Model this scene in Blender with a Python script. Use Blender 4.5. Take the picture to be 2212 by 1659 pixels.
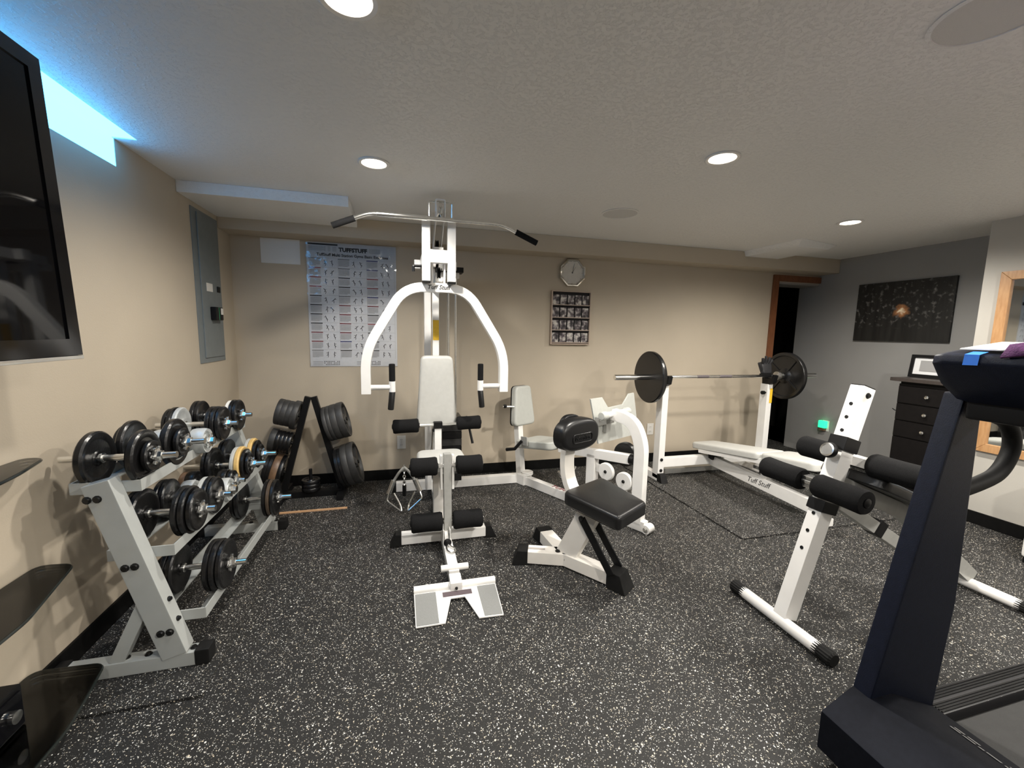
import bpy, bmesh, math, random
from mathutils import Vector, Matrix
random.seed(7)
for o in list(bpy.data.objects): bpy.data.objects.remove(o)
scn = bpy.context.scene
COL = scn.collection
V = Vector
# ---------------------------------------------------------------- camera
cam_d = bpy.data.cameras.new('camera'); cam = bpy.data.objects.new('camera', cam_d); COL.objects.link(cam)
yaw, pitch, roll = 0.2623359, -0.12289193, 0.01951204
fw = V((math.sin(yaw)*math.cos(pitch), math.cos(yaw)*math.cos(pitch), math.sin(pitch)))
rt = V((math.cos(yaw), -math.sin(yaw), 0)); up = rt.cross(fw)
r2 = math.cos(roll)*rt + math.sin(roll)*up; u2 = -math.sin(roll)*rt + math.cos(roll)*up
M = Matrix((r2, u2, -fw)).transposed().to_4x4(); M.translation = V((0, 0, 1.32))
cam.matrix_world = M
cam_d.sensor_fit = 'HORIZONTAL'; cam_d.sensor_width = 36.0; cam_d.lens = 36.0*897.86/2212; cam_d.clip_start = 0.02
scn.camera = cam
# ---------------------------------------------------------------- world, exposure
wd = bpy.data.worlds.new('world'); scn.world = wd; wd.use_nodes = True
wd.node_tree.nodes['Background'].inputs[0].default_value = (0.6, 0.8, 1.0, 1); wd.node_tree.nodes['Background'].inputs[1].default_value = 0.0
vs = scn.view_settings; vs.view_transform = 'Standard'; vs.look = 'None'; vs.gamma = 1; vs.use_curve_mapping = False; vs.exposure = 0.36
LAMP_W = 104.0        # power of one ceiling downlight
LAMP_C = (1.0, 0.945, 0.86)
SKY_C = (0.075, 0.46, 1.0); SKY_E = 6.4      # daylight in the basement window
XL, XR, XM, YB, YF, HC = -1.254, 4.56, 4.04, 3.735, -2.2, 2.165
# ---------------------------------------------------------------- materials
def nmat(name):
    m = bpy.data.materials.new(name); m.use_nodes = True; nt = m.node_tree
    return m, nt, nt.nodes['Principled BSDF']
def N(nt, t, **k):
    n = nt.nodes.new(t)
    for a, b in k.items():
        if a.startswith('i_'):
            key = a[2:]; n.inputs[int(key) if key.isdigit() else key].default_value = b
        else: setattr(n, a, b)
    return n
def bump(nt, b, src, strength, dist=0.01):
    n = N(nt, 'ShaderNodeBump'); n.inputs['Strength'].default_value = strength; n.inputs['Distance'].default_value = dist
    nt.links.new(src, n.inputs['Height']); nt.links.new(n.outputs[0], b.inputs['Normal'])
def ramp(nt, src, stops):
    r = N(nt, 'ShaderNodeValToRGB'); e = r.color_ramp.elements
    while len(e) < len(stops): e.new(0.5)
    for i, (p, c) in enumerate(stops): e[i].position = p; e[i].color = (c[0], c[1], c[2], 1)
    nt.links.new(src, r.inputs[0]); return r
def mat(name, col, rough=0.5, metal=0.0, noise=0.0, nscale=40, bstr=0.0, bscale=200, coat=0.0, emis=None, estr=0.0, spec=0.5):
    m, nt, b = nmat(name)
    b.inputs['Base Color'].default_value = (*col, 1); b.inputs['Roughness'].default_value = rough; b.inputs['Metallic'].default_value = metal
    b.inputs['Coat Weight'].default_value = coat; b.inputs['Specular IOR Level'].default_value = spec
    tc = N(nt, 'ShaderNodeTexCoord')
    if noise:
        t = N(nt, 'ShaderNodeTexNoise'); t.inputs['Scale'].default_value = nscale; t.inputs['Detail'].default_value = 4
        nt.links.new(tc.outputs['Object'], t.inputs['Vector'])
        r = ramp(nt, t.outputs[0], [(0.3, [c*(1-noise) for c in col]), (0.7, [min(1, c*(1+noise)) for c in col])])
        nt.links.new(r.outputs[0], b.inputs['Base Color'])
    if bstr:
        t2 = N(nt, 'ShaderNodeTexNoise'); t2.inputs['Scale'].default_value = bscale; t2.inputs['Detail'].default_value = 3
        nt.links.new(tc.outputs['Object'], t2.inputs['Vector']); bump(nt, b, t2.outputs[0], bstr)
    if emis: b.inputs['Emission Color'].default_value = (*emis, 1); b.inputs['Emission Strength'].default_value = estr
    return m
WHITE = mat('white_powder_coat', (0.80, 0.79, 0.77), 0.32, noise=0.03, nscale=12, coat=0.2)
CREAM = mat('cream_powder_coat', (0.76, 0.73, 0.68), 0.35, noise=0.03, nscale=12)
GREYMET = mat('grey_rack_paint', (0.37, 0.385, 0.375), 0.4, noise=0.04, nscale=15)
SILVER = mat('silver_paint', (0.42, 0.42, 0.40), 0.35, 0.3, noise=0.05)
VINYL = mat('grey_vinyl', (0.53, 0.53, 0.505), 0.45, bstr=0.08, bscale=350, noise=0.03)
VINYLD = mat('dove_grey_vinyl', (0.47, 0.48, 0.45), 0.45, bstr=0.08, bscale=350, noise=0.03)
BVINYL = mat('black_vinyl', (0.007, 0.007, 0.0075), 0.34, bstr=0.06, bscale=300, spec=0.4)
FOAM = mat('black_foam', (0.010, 0.010, 0.0105), 0.9, bstr=0.3, bscale=500, noise=0.2, nscale=200, spec=0.12)
RUBBER = mat('black_rubber', (0.009, 0.009, 0.009), 0.6, noise=0.2, spec=0.2)
BPLAST = mat('black_plastic', (0.006, 0.006, 0.0065), 0.42, noise=0.1, spec=0.22)
CHROME = mat('chrome', (0.85, 0.85, 0.83), 0.2, 1.0, noise=0.03)
RIMC = mat('dark_chrome', (0.62, 0.61, 0.58), 0.1, 1.0)
STEEL = mat('knurled_steel', (0.60, 0.59, 0.57), 0.3, 1.0, bstr=0.3, bscale=900)
IRON = mat('black_iron_paint', (0.008, 0.008, 0.0085), 0.27, noise=0.25, nscale=30, bstr=0.1, bscale=120, spec=0.45)
IRONG = mat('grey_iron', (0.034, 0.0335, 0.033), 0.5, noise=0.2, nscale=30, bstr=0.12, bscale=150)
BROWNI = mat('rusty_brown_iron', (0.16, 0.095, 0.055), 0.4, noise=0.25, nscale=25)
GOLD = mat('gold_painted_iron', (0.62, 0.42, 0.16), 0.35, noise=0.15, nscale=30)
SILVI = mat('silver_painted_iron', (0.50, 0.52, 0.52), 0.35, 0.2, noise=0.08)
BOLT = mat('black_bolt', (0.015, 0.015, 0.015), 0.35, 0.5)
YELLOW = mat('yellow_warning_label', (0.80, 0.50, 0.03), 0.5, noise=0.08, nscale=60)
INK = mat('black_ink', (0.03, 0.028, 0.03), 0.6)
INKG = mat('grey_ink', (0.30, 0.30, 0.30), 0.6)
INKR = mat('red_ink', (0.35, 0.05, 0.06), 0.6)
DRED = mat('dark_red_ink', (0.25, 0.03, 0.04), 0.6)
INKB = mat('blue_ink', (0.05, 0.06, 0.22), 0.6)
PAPER = mat('white_paper', (0.70, 0.71, 0.72), 0.6, noise=0.02)
PLATEW = mat('white_wall_plate', (0.72, 0.70, 0.66), 0.4)
PANELG = mat('grey_electrical_panel', (0.165, 0.185, 0.19), 0.5, noise=0.05, nscale=20)
GREEN = mat('green_plastic', (0.05, 0.45, 0.18), 0.4)
NIGHT = mat('green_night_light', (0.05, 0.5, 0.25), 0.4, emis=(0.02, 1.0, 0.32), estr=1.4)
BLUET = mat('blue_painters_tape', (0.03, 0.20, 0.80), 0.6, noise=0.05)
PURPLE = mat('purple_towel', (0.10, 0.025, 0.11), 0.9, noise=0.3, nscale=80, bstr=0.5, bscale=250)
NAVY = mat('dark_blue_black_treadmill', (0.006, 0.0085, 0.019), 0.45, noise=0.15, nscale=60, bstr=0.1, bscale=400, spec=0.22)
HOODM = mat('matte_black_hood', (0.006, 0.007, 0.011), 0.62, noise=0.15, nscale=60, bstr=0.1, bscale=400, spec=0.08)
COPPER = mat('pale_wood_strip', (0.55, 0.33, 0.18), 0.5, noise=0.15)
TRIMW = mat('white_lamp_trim', (0.75, 0.73, 0.70), 0.4)
CANM = mat('lamp_reflector', (0.8, 0.8, 0.78), 0.2, 0.6)
BULB = mat('lit_bulb', (1, 1, 1), 0.4, emis=(1.0, 0.90, 0.74), estr=9.0)
GRILLE = mat('speaker_grille', (0.68, 0.67, 0.65), 0.7, bstr=0.4, bscale=600)
DARKW = mat('dark_stained_wood', (0.006, 0.005, 0.005), 0.5, noise=0.2, nscale=30, spec=0.2)
MIRROR = mat('mirror_glass', (0.86, 0.88, 0.87), 0.02, 1.0)
SCREEN = mat('tv_screen', (0.002, 0.002, 0.0025), 0.04, spec=0.2)
BEZEL = mat('tv_bezel', (0.003, 0.003, 0.004), 0.10, spec=0.5)
BASEB = mat('black_baseboard', (0.005, 0.005, 0.005), 0.5, noise=0.2, spec=0.15)
TRIMG = mat('ledge_paint', (0.30, 0.28, 0.26), 0.6)
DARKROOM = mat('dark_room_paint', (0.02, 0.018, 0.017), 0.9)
GLOVE = mat('black_glove_leather', (0.015, 0.015, 0.017), 0.55, bstr=0.3, bscale=200)
BEDGE = mat('mat_edge', (0.012, 0.012, 0.012), 0.8)
CLOCKF = mat('clock_face', (0.62, 0.60, 0.56), 0.4, noise=0.05, nscale=30)
CASEW = mat('display_case_wood', (0.42, 0.33, 0.27), 0.45, noise=0.1)
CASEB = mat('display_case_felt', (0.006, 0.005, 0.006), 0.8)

def wall_mat(name, col):
    m, nt, b = nmat(name); tc = N(nt, 'ShaderNodeTexCoord')
    t = N(nt, 'ShaderNodeTexNoise'); t.inputs['Scale'].default_value = 3; t.inputs['Detail'].default_value = 5
    nt.links.new(tc.outputs['Object'], t.inputs['Vector'])
    r = ramp(nt, t.outputs[0], [(0.3, [c*0.97 for c in col]), (0.7, [c*1.03 for c in col])]); nt.links.new(r.outputs[0], b.inputs['Base Color'])
    t2 = N(nt, 'ShaderNodeTexNoise'); t2.inputs['Scale'].default_value = 160; t2.inputs['Detail'].default_value = 4
    nt.links.new(tc.outputs['Object'], t2.inputs['Vector']); bump(nt, b, t2.outputs[0], 0.12, 0.004)
    b.inputs['Roughness'].default_value = 0.65; return m
WALL = wall_mat('beige_wall_paint', (0.475, 0.41, 0.32))
WALLR = wall_mat('grey_wall_paint', (0.29, 0.287, 0.278))
WALLG = wall_mat('greige_wall_paint', (0.46, 0.44, 0.40))
def ceil_mat():
    m, nt, b = nmat('knockdown_ceiling'); tc = N(nt, 'ShaderNodeTexCoord')
    b.inputs['Base Color'].default_value = (0.84, 0.835, 0.82, 1); b.inputs['Roughness'].default_value = 0.5
    t = N(nt, 'ShaderNodeTexNoise'); t.inputs['Scale'].default_value = 60; t.inputs['Detail'].default_value = 6; t.inputs['Roughness'].default_value = 0.65
    nt.links.new(tc.outputs['Object'], t.inputs['Vector'])
    r = ramp(nt, t.outputs[0], [(0.5, (0, 0, 0)), (0.62, (1, 1, 1))]); bump(nt, b, r.outputs[0], 0.42, 0.006)
    return m
CEIL = ceil_mat()
def floor_mat(name, scale, dens, base):
    m, nt, b = nmat(name); L = nt.links.new
    tc = N(nt, 'ShaderNodeTexCoord')
    nz = N(nt, 'ShaderNodeTexNoise'); nz.inputs['Scale'].default_value = 120; nz.inputs['Detail'].default_value = 2
    L(tc.outputs['Object'], nz.inputs['Vector'])
    mx = N(nt, 'ShaderNodeMix', data_type='VECTOR'); mx.inputs[0].default_value = 0.012
    L(tc.outputs['Object'], mx.inputs[4]); L(nz.outputs['Color'], mx.inputs[5])
    prev = None
    for k, (sc, th, dr) in enumerate(((scale, dens, 0.30), (scale*1.9, dens+0.02, 0.34))):
        v = N(nt, 'ShaderNodeTexVoronoi'); v.inputs['Scale'].default_value = sc; L(mx.outputs[1], v.inputs['Vector'])
        sp = N(nt, 'ShaderNodeSeparateColor'); L(v.outputs['Color'], sp.inputs[0])
        g = N(nt, 'ShaderNodeMath', operation='GREATER_THAN'); g.inputs[1].default_value = th; L(sp.outputs[0], g.inputs[0])
        sm = N(nt, 'ShaderNodeMath', operation='MULTIPLY'); sm.inputs[1].default_value = dr*1.3; L(sp.outputs[1], sm.inputs[0])
        ad = N(nt, 'ShaderNodeMath', operation='ADD'); ad.inputs[1].default_value = 0.10; L(sm.outputs[0], ad.inputs[0])
        l = N(nt, 'ShaderNodeMath', operation='LESS_THAN'); L(v.outputs['Distance'], l.inputs[0]); L(ad.outputs[0], l.inputs[1])
        mu = N(nt, 'ShaderNodeMath', operation='MULTIPLY'); L(g.outputs[0], mu.inputs[0]); L(l.outputs[0], mu.inputs[1])
        cr = ramp(nt, sp.outputs[2], [(0.0, (0.70, 0.68, 0.62)), (0.35, (0.82, 0.81, 0.78)), (0.6, (0.45, 0.445, 0.43)), (0.9, (0.60, 0.53, 0.42))])
        mc = N(nt, 'ShaderNodeMix', data_type='RGBA'); L(mu.outputs[0], mc.inputs[0])
        if prev is None:
            t = N(nt, 'ShaderNodeTexNoise'); t.inputs['Scale'].default_value = 300; L(tc.outputs['Object'], t.inputs['Vector'])
            r = ramp(nt, t.outputs[0], [(0.35, [c*0.6 for c in base]), (0.7, [c*1.5 for c in base])]); L(r.outputs[0], mc.inputs[6])
        else: L(prev, mc.inputs[6])
        L(cr.outputs[0], mc.inputs[7]); prev = mc.outputs[2]
    L(prev, b.inputs['Base Color']); b.inputs['Roughness'].default_value = 0.62; b.inputs['Specular IOR Level'].default_value = 0.3
    t = N(nt, 'ShaderNodeTexNoise'); t.inputs['Scale'].default_value = 260; L(tc.outputs['Object'], t.inputs['Vector']); bump(nt, b, t.outputs[0], 0.4, 0.004)
    return m
FLOOR = floor_mat('speckled_rubber_floor', 165, 0.81, (0.017, 0.0168, 0.0165))
MATM = floor_mat('speckled_rubber_mat', 185, 0.80, (0.018, 0.0178, 0.0175))
def wood_mat(name, c1, c2, axis_scale):
    m, nt, b = nmat(name); tc = N(nt, 'ShaderNodeTexCoord'); mp = N(nt, 'ShaderNodeMapping'); mp.inputs['Scale'].default_value = axis_scale
    nt.links.new(tc.outputs['Object'], mp.inputs[0]); t = N(nt, 'ShaderNodeTexNoise'); t.inputs['Scale'].default_value = 6; t.inputs['Detail'].default_value = 6
    nt.links.new(mp.outputs[0], t.inputs['Vector']); r = ramp(nt, t.outputs[0], [(0.3, c1), (0.7, c2)]); nt.links.new(r.outputs[0], b.inputs['Base Color'])
    b.inputs['Roughness'].default_value = 0.42; return m
OAK = wood_mat('oak', (0.40, 0.205, 0.085), (0.52, 0.30, 0.14), (12, 12, 2))
CASING = wood_mat('reddish_oak_casing', (0.15, 0.052, 0.02), (0.21, 0.08, 0.032), (12, 12, 2))
def glass_mat():
    m = bpy.data.materials.new('smoked_glass'); m.use_nodes = True; nt = m.node_tree; nt.nodes.clear()
    out = N(nt, 'ShaderNodeOutputMaterial'); tr = N(nt, 'ShaderNodeBsdfTransparent'); tr.inputs[0].default_value = (0.86, 0.87, 0.85, 1)
    gl = N(nt, 'ShaderNodeBsdfGlossy'); gl.inputs['Roughness'].default_value = 0.05; fr = N(nt, 'ShaderNodeFresnel'); fr.inputs[0].default_value = 1.5
    mx = N(nt, 'ShaderNodeMixShader'); nt.links.new(fr.outputs[0], mx.inputs[0]); nt.links.new(tr.outputs[0], mx.inputs[1]); nt.links.new(gl.outputs[0], mx.inputs[2])
    nt.links.new(mx.outputs[0], out.inputs[0]); return m
GLASS = glass_mat()
GEDGE = mat('glass_edge', (0.012, 0.016, 0.015), 0.15)
def clear_mat():
    m = bpy.data.materials.new('clear_plastic'); m.use_nodes = True; nt = m.node_tree; nt.nodes.clear()
    out = N(nt, 'ShaderNodeOutputMaterial'); tr = N(nt, 'ShaderNodeBsdfTransparent'); tr.inputs[0].default_value = (0.93, 0.93, 0.94, 1)
    gl = N(nt, 'ShaderNodeBsdfGlossy'); gl.inputs['Roughness'].default_value = 0.08; fr = N(nt, 'ShaderNodeFresnel'); fr.inputs[0].default_value = 1.45
    t = N(nt, 'ShaderNodeTexNoise'); t.inputs['Scale'].default_value = 9; tc = N(nt, 'ShaderNodeTexCoord'); nt.links.new(tc.outputs['Object'], t.inputs['Vector'])
    bp = N(nt, 'ShaderNodeBump'); bp.inputs['Strength'].default_value = 0.5; bp.inputs['Distance'].default_value = 0.02; nt.links.new(t.outputs[0], bp.inputs['Height']); nt.links.new(bp.outputs[0], gl.inputs['Normal'])
    mx = N(nt, 'ShaderNodeMixShader'); nt.links.new(fr.outputs[0], mx.inputs[0]); nt.links.new(tr.outputs[0], mx.inputs[1]); nt.links.new(gl.outputs[0], mx.inputs[2])
    nt.links.new(mx.outputs[0], out.inputs[0]); return m
CLEAR = clear_mat()
def pane_mat():
    m = bpy.data.materials.new('daylit_frosted_pane'); m.use_nodes = True; nt = m.node_tree; b = nt.nodes['Principled BSDF']
    b.inputs['Base Color'].default_value = (0.04, 0.05, 0.06, 1); b.inputs['Roughness'].default_value = 0.6; b.inputs['Specular IOR Level'].default_value = 0.05
    b.inputs['Emission Color'].default_value = (*SKY_C, 1); b.inputs['Emission Strength'].default_value = SKY_E; return m
PANE = pane_mat()
def forest_mat():
    m, nt, b = nmat('dark_forest_print'); L = nt.links.new; tc = N(nt, 'ShaderNodeTexCoord')
    mp = N(nt, 'ShaderNodeMapping'); mp.inputs['Scale'].default_value = (1, 14, 1.0); L(tc.outputs['Object'], mp.inputs[0])
    t = N(nt, 'ShaderNodeTexNoise'); t.inputs['Scale'].default_value = 2.0; t.inputs['Detail'].default_value = 3; L(mp.outputs[0], t.inputs['Vector'])
    r = ramp(nt, t.outputs[0], [(0.35, (0.003, 0.003, 0.003)), (0.6, (0.012, 0.012, 0.011))])
    t2 = N(nt, 'ShaderNodeTexNoise'); t2.inputs['Scale'].default_value = 26; t2.inputs['Detail'].default_value = 6; L(tc.outputs['Object'], t2.inputs['Vector'])
    r2 = ramp(nt, t2.outputs[0], [(0.55, (0, 0, 0)), (0.72, (0.12, 0.115, 0.11)), (0.8, (0.4, 0.38, 0.36))])
    sx = N(nt, 'ShaderNodeSeparateXYZ'); L(tc.outputs['Object'], sx.inputs[0])
    gz = N(nt, 'ShaderNodeMapRange'); gz.inputs[1].default_value = -0.17; gz.inputs[2].default_value = -0.10; L(sx.outputs[2], gz.inputs[0])
    mz = N(nt, 'ShaderNodeMix', data_type='RGBA'); L(gz.outputs[0], mz.inputs[0]); mz.inputs[6].default_value = (0, 0, 0, 1); L(r2.outputs[0], mz.inputs[7])
    ad = N(nt, 'ShaderNodeMix', data_type='RGBA', blend_type='ADD'); ad.inputs[0].default_value = 1; L(r.outputs[0], ad.inputs[6]); L(mz.outputs[2], ad.inputs[7])
    ds = N(nt, 'ShaderNodeVectorMath', operation='DISTANCE'); ds.inputs[1].default_value = (0, -0.01, 0.0); L(tc.outputs['Object'], ds.inputs[0])
    wob = N(nt, 'ShaderNodeMath', operation='MULTIPLY_ADD'); wob.inputs[1].default_value = 0.10; L(t2.outputs[0], wob.inputs[0]); L(ds.outputs['Value'], wob.inputs[2])
    sr = ramp(nt, wob.outputs[0], [(0.060, (1.0, 0.85, 0.6)), (0.078, (0.40, 0.17, 0.06)), (0.12, (0, 0, 0))])
    ad2 = N(nt, 'ShaderNodeMix', data_type='RGBA', blend_type='ADD'); ad2.inputs[0].default_value = 1; L(ad.outputs[2], ad2.inputs[6]); L(sr.outputs[0], ad2.inputs[7])
    L(ad2.outputs[2], b.inputs['Base Color']); b.inputs['Roughness'].default_value = 0.5; return m
FOREST = forest_mat()
def card_mat():
    m, nt, b = nmat('printed_card'); L = nt.links.new; tc = N(nt, 'ShaderNodeTexCoord'); oi = N(nt, 'ShaderNodeObjectInfo')
    ml = N(nt, 'ShaderNodeVectorMath', operation='MULTIPLY_ADD'); L(oi.outputs['Random'], ml.inputs[0]); ml.inputs[1].default_value = (37, 19, 53); L(tc.outputs['Object'], ml.inputs[2])
    t = N(nt, 'ShaderNodeTexNoise'); t.inputs['Scale'].default_value = 24; t.inputs['Detail'].default_value = 2; L(ml.outputs[0], t.inputs['Vector'])
    r = ramp(nt, t.outputs[0], [(0.36, (0.02, 0.018, 0.022)), (0.48, (0.12, 0.10, 0.11)), (0.56, (0.35, 0.33, 0.32)), (0.66, (0.55, 0.52, 0.48))])
    L(r.outputs[0], b.inputs['Base Color']); b.inputs['Roughness'].default_value = 0.3; return m
CARDM = card_mat()

# ---------------------------------------------------------------- geometry helpers
def basis(d, upv=(0, 0, 1)):
    d = V(d).normalized(); u = V(upv)
    if abs(d.dot(u.normalized())) > 0.98: u = V((0, 1, 0)) if abs(d.y) < 0.9 else V((1, 0, 0))
    s = d.cross(u).normalized(); return d, s, s.cross(d).normalized()
def round_path(pts, r, seg=6):
    pts = [V(p) for p in pts]; out = [pts[0]]
    for i in range(1, len(pts)-1):
        a, b, c = pts[i-1], pts[i], pts[i+1]; d1 = (a-b); d2 = (c-b)
        rr = min(r, d1.length*0.49, d2.length*0.49); p = b + d1.normalized()*rr; q = b + d2.normalized()*rr
        for k in range(seg+1):
            t = k/seg; out.append(p*(1-t)**2 + b*2*t*(1-t) + q*t*t)
    out.append(pts[-1]); return out
def round_poly(pts, r, seg=5):
    n = len(pts); out = []
    for i in range(n):
        a, b, c = V(pts[i-1]), V(pts[i]), V(pts[(i+1) % n]); rr = r[i] if isinstance(r, (list, tuple)) else r
        d1 = a-b; d2 = c-b; rr = min(rr, d1.length*0.49, d2.length*0.49)
        if rr < 1e-5: out.append(b); continue
        p = b+d1.normalized()*rr; q = b+d2.normalized()*rr
        for k in range(seg+1):
            t = k/seg; out.append(p*(1-t)**2 + b*2*t*(1-t) + q*t*t)
    return out
class MB:
    def __init__(s): s.v = []; s.f = []
    def add(s, vs, fs):
        n = len(s.v); s.v += [V(p) for p in vs]; s.f += [[i+n for i in f] for f in fs]; return s
    def box(s, c, size, R=None):
        c = V(c); h = V(size)/2; vs = []
        for z in (-1, 1):
            for y in (-1, 1):
                for x in (-1, 1):
                    p = V((x*h.x, y*h.y, z*h.z)); vs.append(c + (R @ p if R else p))
        return s.add(vs, [(0, 2, 3, 1), (4, 5, 7, 6), (0, 1, 5, 4), (2, 6, 7, 3), (0, 4, 6, 2), (1, 3, 7, 5)])
    def bx(s, x0, x1, y0, y1, z0, z1): return s.box(((x0+x1)/2, (y0+y1)/2, (z0+z1)/2), (x1-x0, y1-y0, z1-z0))
    def bar(s, p0, p1, w, h, upv=(0, 0, 1), w1=None, h1=None):
        p0, p1 = V(p0), V(p1); d, sd, u = basis(p1-p0, upv); w1 = w if w1 is None else w1; h1 = h if h1 is None else h1; vs = []
        for p, a, b in ((p0, w, h), (p1, w1, h1)):
            for x, y in ((-1, -1), (1, -1), (1, 1), (-1, 1)): vs.append(p + sd*x*a/2 + u*y*b/2)
        return s.add(vs, [(3, 2, 1, 0), (4, 5, 6, 7), (0, 1, 5, 4), (1, 2, 6, 5), (2, 3, 7, 6), (3, 0, 4, 7)])
    def rings(s, rings, closed=False, caps=True):
        n = len(rings[0]); vs = [p for r in rings for p in r]; fs = []
        m = len(rings)
        for i in range(m if closed else m-1):
            for j in range(n):
                a, b = i*n+j, i*n+(j+1) % n; c, d = ((i+1) % m)*n+(j+1) % n, ((i+1) % m)*n+j; fs.append((a, b, c, d))
        if caps and not closed: fs.append(tuple(range(n))[::-1]); fs.append(tuple(range((m-1)*n, m*n)))
        return s.add(vs, fs)
    def tube(s, pts, r, n=12):
        pts = [V(p) for p in pts]; rs = r if isinstance(r, (list, tuple)) else [r]*len(pts); rg = []; prev = None
        for i, p in enumerate(pts):
            d = (pts[min(i+1, len(pts)-1)] - pts[max(i-1, 0)]).normalized()
            if prev is None: _, a, b = basis(d)
            else:
                a = prev - d*prev.dot(d); a.normalize(); b = d.cross(a)
            prev = a; b = d.cross(a).normalized()
            rg.append([p + (a*math.cos(2*math.pi*k/n) + b*math.sin(2*math.pi*k/n))*rs[i] for k in range(n)])
        return s.rings(rg)
    def cyl(s, p0, p1, r, n=20): return s.tube([p0, p1], r, n)
    def sweep(s, pts, side, w, h):
        pts = [V(p) for p in pts]; sd = V(side).normalized(); rg = []
        for i, p in enumerate(pts):
            d1 = (p-pts[i-1]).normalized() if i else None; d2 = (pts[i+1]-p).normalized() if i < len(pts)-1 else None
            d = ((d1 or d2)+(d2 or d1)).normalized(); u = sd.cross(d).normalized(); k = 1/max(0.4, d.dot(d1 or d2))
            rg.append([p + sd*x*w/2 + u*y*h/2*k for x, y in ((-1, -1), (1, -1), (1, 1), (-1, 1))])
        return s.rings(rg)
    def lathe(s, o, ax, prof, n=32, phase=0.0):
        o = V(o); d, a, b = basis(ax); rg = []
        for r, t in prof: rg.append([o + d*t + (a*math.cos(2*math.pi*k/n+phase) + b*math.sin(2*math.pi*k/n+phase))*max(r, 1e-4) for k in range(n)])
        return s.rings(rg)
    def prism(s, poly, ext):
        e = V(ext); p = [V(q) for q in poly]; n = len(p)
        return s.add(p+[q+e for q in p], [tuple(range(n))[::-1], tuple(range(n, 2*n))] + [(i, (i+1) % n, (i+1) % n+n, i+n) for i in range(n)])
    def pad(s, o, ux, uy, outline, th, r, seg=4, crown=0.0):
        o, ux, uy = V(o), V(ux).normalized(), V(uy).normalized(); uz = ux.cross(uy); n = len(outline); P = [V((p[0], p[1], 0)) for p in outline]
        nor = []
        for i in range(n):
            t1 = (P[i]-P[i-1]); t2 = (P[(i+1) % n]-P[i]); t = t1.normalized()+t2.normalized(); nn = V((t.y, -t.x, 0)).normalized(); nor.append(nn)
        area = sum(P[i].x*P[(i+1) % n].y - P[(i+1) % n].x*P[i].y for i in range(n)); sg = -1 if area > 0 else 1
        prof = [(r*0.3, 0.0), (0, r*0.3)] + [(r*(1-math.cos(a)), th-r+r*math.sin(a)) for a in [math.pi/2*k/seg for k in range(seg+1)]]
        rg = [[o + ux*(P[i].x+sg*nor[i].x*ins) + uy*(P[i].y+sg*nor[i].y*ins) + uz*z for i in range(n)] for ins, z in prof]
        c = V((sum(p.x for p in P)/n, sum(p.y for p in P)/n, 0))
        if crown:
            for k in (0.6, 0.3): rg.append([o + ux*(c.x+(P[i].x+sg*nor[i].x*r-c.x)*k) + uy*(c.y+(P[i].y+sg*nor[i].y*r-c.y)*k) + uz*(th+crown*(1-k)) for i in range(n)])
        return s.rings(rg)
    def build(s, name, m, parent=None, bevel=0.0, ang=35, kind=None, label=None):
        off = V((0, 0, 0)); p = parent
        while p is not None: off += p.location; p = p.parent
        me = bpy.data.meshes.new(name); me.from_pydata([v-off for v in s.v], [], s.f)
        bm = bmesh.new(); bm.from_mesh(me); bmesh.ops.recalc_face_normals(bm, faces=bm.faces)
        if bevel:
            es = [e for e in bm.edges if len(e.link_faces) == 2 and e.calc_face_angle(0) > math.radians(50)]
            bmesh.ops.bevel(bm, geom=es, offset=bevel, segments=2, profile=0.6, affect='EDGES', clamp_overlap=True)
        bm.to_mesh(me); bm.free()
        for f in me.polygons: f.use_smooth = True
        me.set_sharp_from_angle(angle=math.radians(ang))
        me.materials.append(m); o = bpy.data.objects.new(name, me); COL.objects.link(o)
        if parent is not None: o.parent = parent
        if bevel: wn = o.modifiers.new('weighted', 'WEIGHTED_NORMAL'); wn.keep_sharp = True
        if kind: o['kind'] = kind
        if label: o['label'] = label
        return o
def tag(o, label, cat, group=None):
    o['label'] = label; o['category'] = cat
    if group: o['group'] = group
    return o
def thing(name, label, cat, loc, group=None):
    o = bpy.data.objects.new(name, None); COL.objects.link(o); o.location = V(loc); o.empty_display_size = 0.05
    return tag(o, label, cat, group)
def struct(o): o['kind'] = 'structure'; return o
def text(name, body, size, o, ux, uy, m, parent=None, ext=0.0006, shear=0.0, align='CENTER', sx=1.0, bold=0.0):
    cu = bpy.data.curves.new(name, 'FONT'); cu.body = body; cu.size = size; cu.extrude = ext; cu.align_x = align; cu.align_y = 'CENTER'; cu.shear = shear; cu.resolution_u = 2; cu.offset = bold
    tmp = bpy.data.objects.new('tmp', cu); COL.objects.link(tmp); dg = bpy.context.evaluated_depsgraph_get()
    me = bpy.data.meshes.new_from_object(tmp.evaluated_get(dg)); bpy.data.objects.remove(tmp); bpy.data.curves.remove(cu)
    ux, uy = V(ux).normalized(), V(uy).normalized(); uz = ux.cross(uy); off = V((0, 0, 0)); p = parent
    while p is not None: off += p.location; p = p.parent
    for v in me.vertices: v.co = V(o) - off + ux*v.co.x*sx + uy*v.co.y + uz*v.co.z
    me.materials.clear(); me.materials.append(m); me.name = name
    ob = bpy.data.objects.new(name, me); COL.objects.link(ob)
    if parent is not None: ob.parent = parent
    return ob
def bolts(parent, pts, d, r=0.009, m=None, t=0.008, name='bolt'):
    for p in pts:
        q = V(p); MB().lathe(q, d, [(r*1.25, -0.004), (r*1.25, 0.002), (r, 0.003), (r*0.85, t), (0.001, t)], 10).build(name, m or BOLT, parent)
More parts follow.
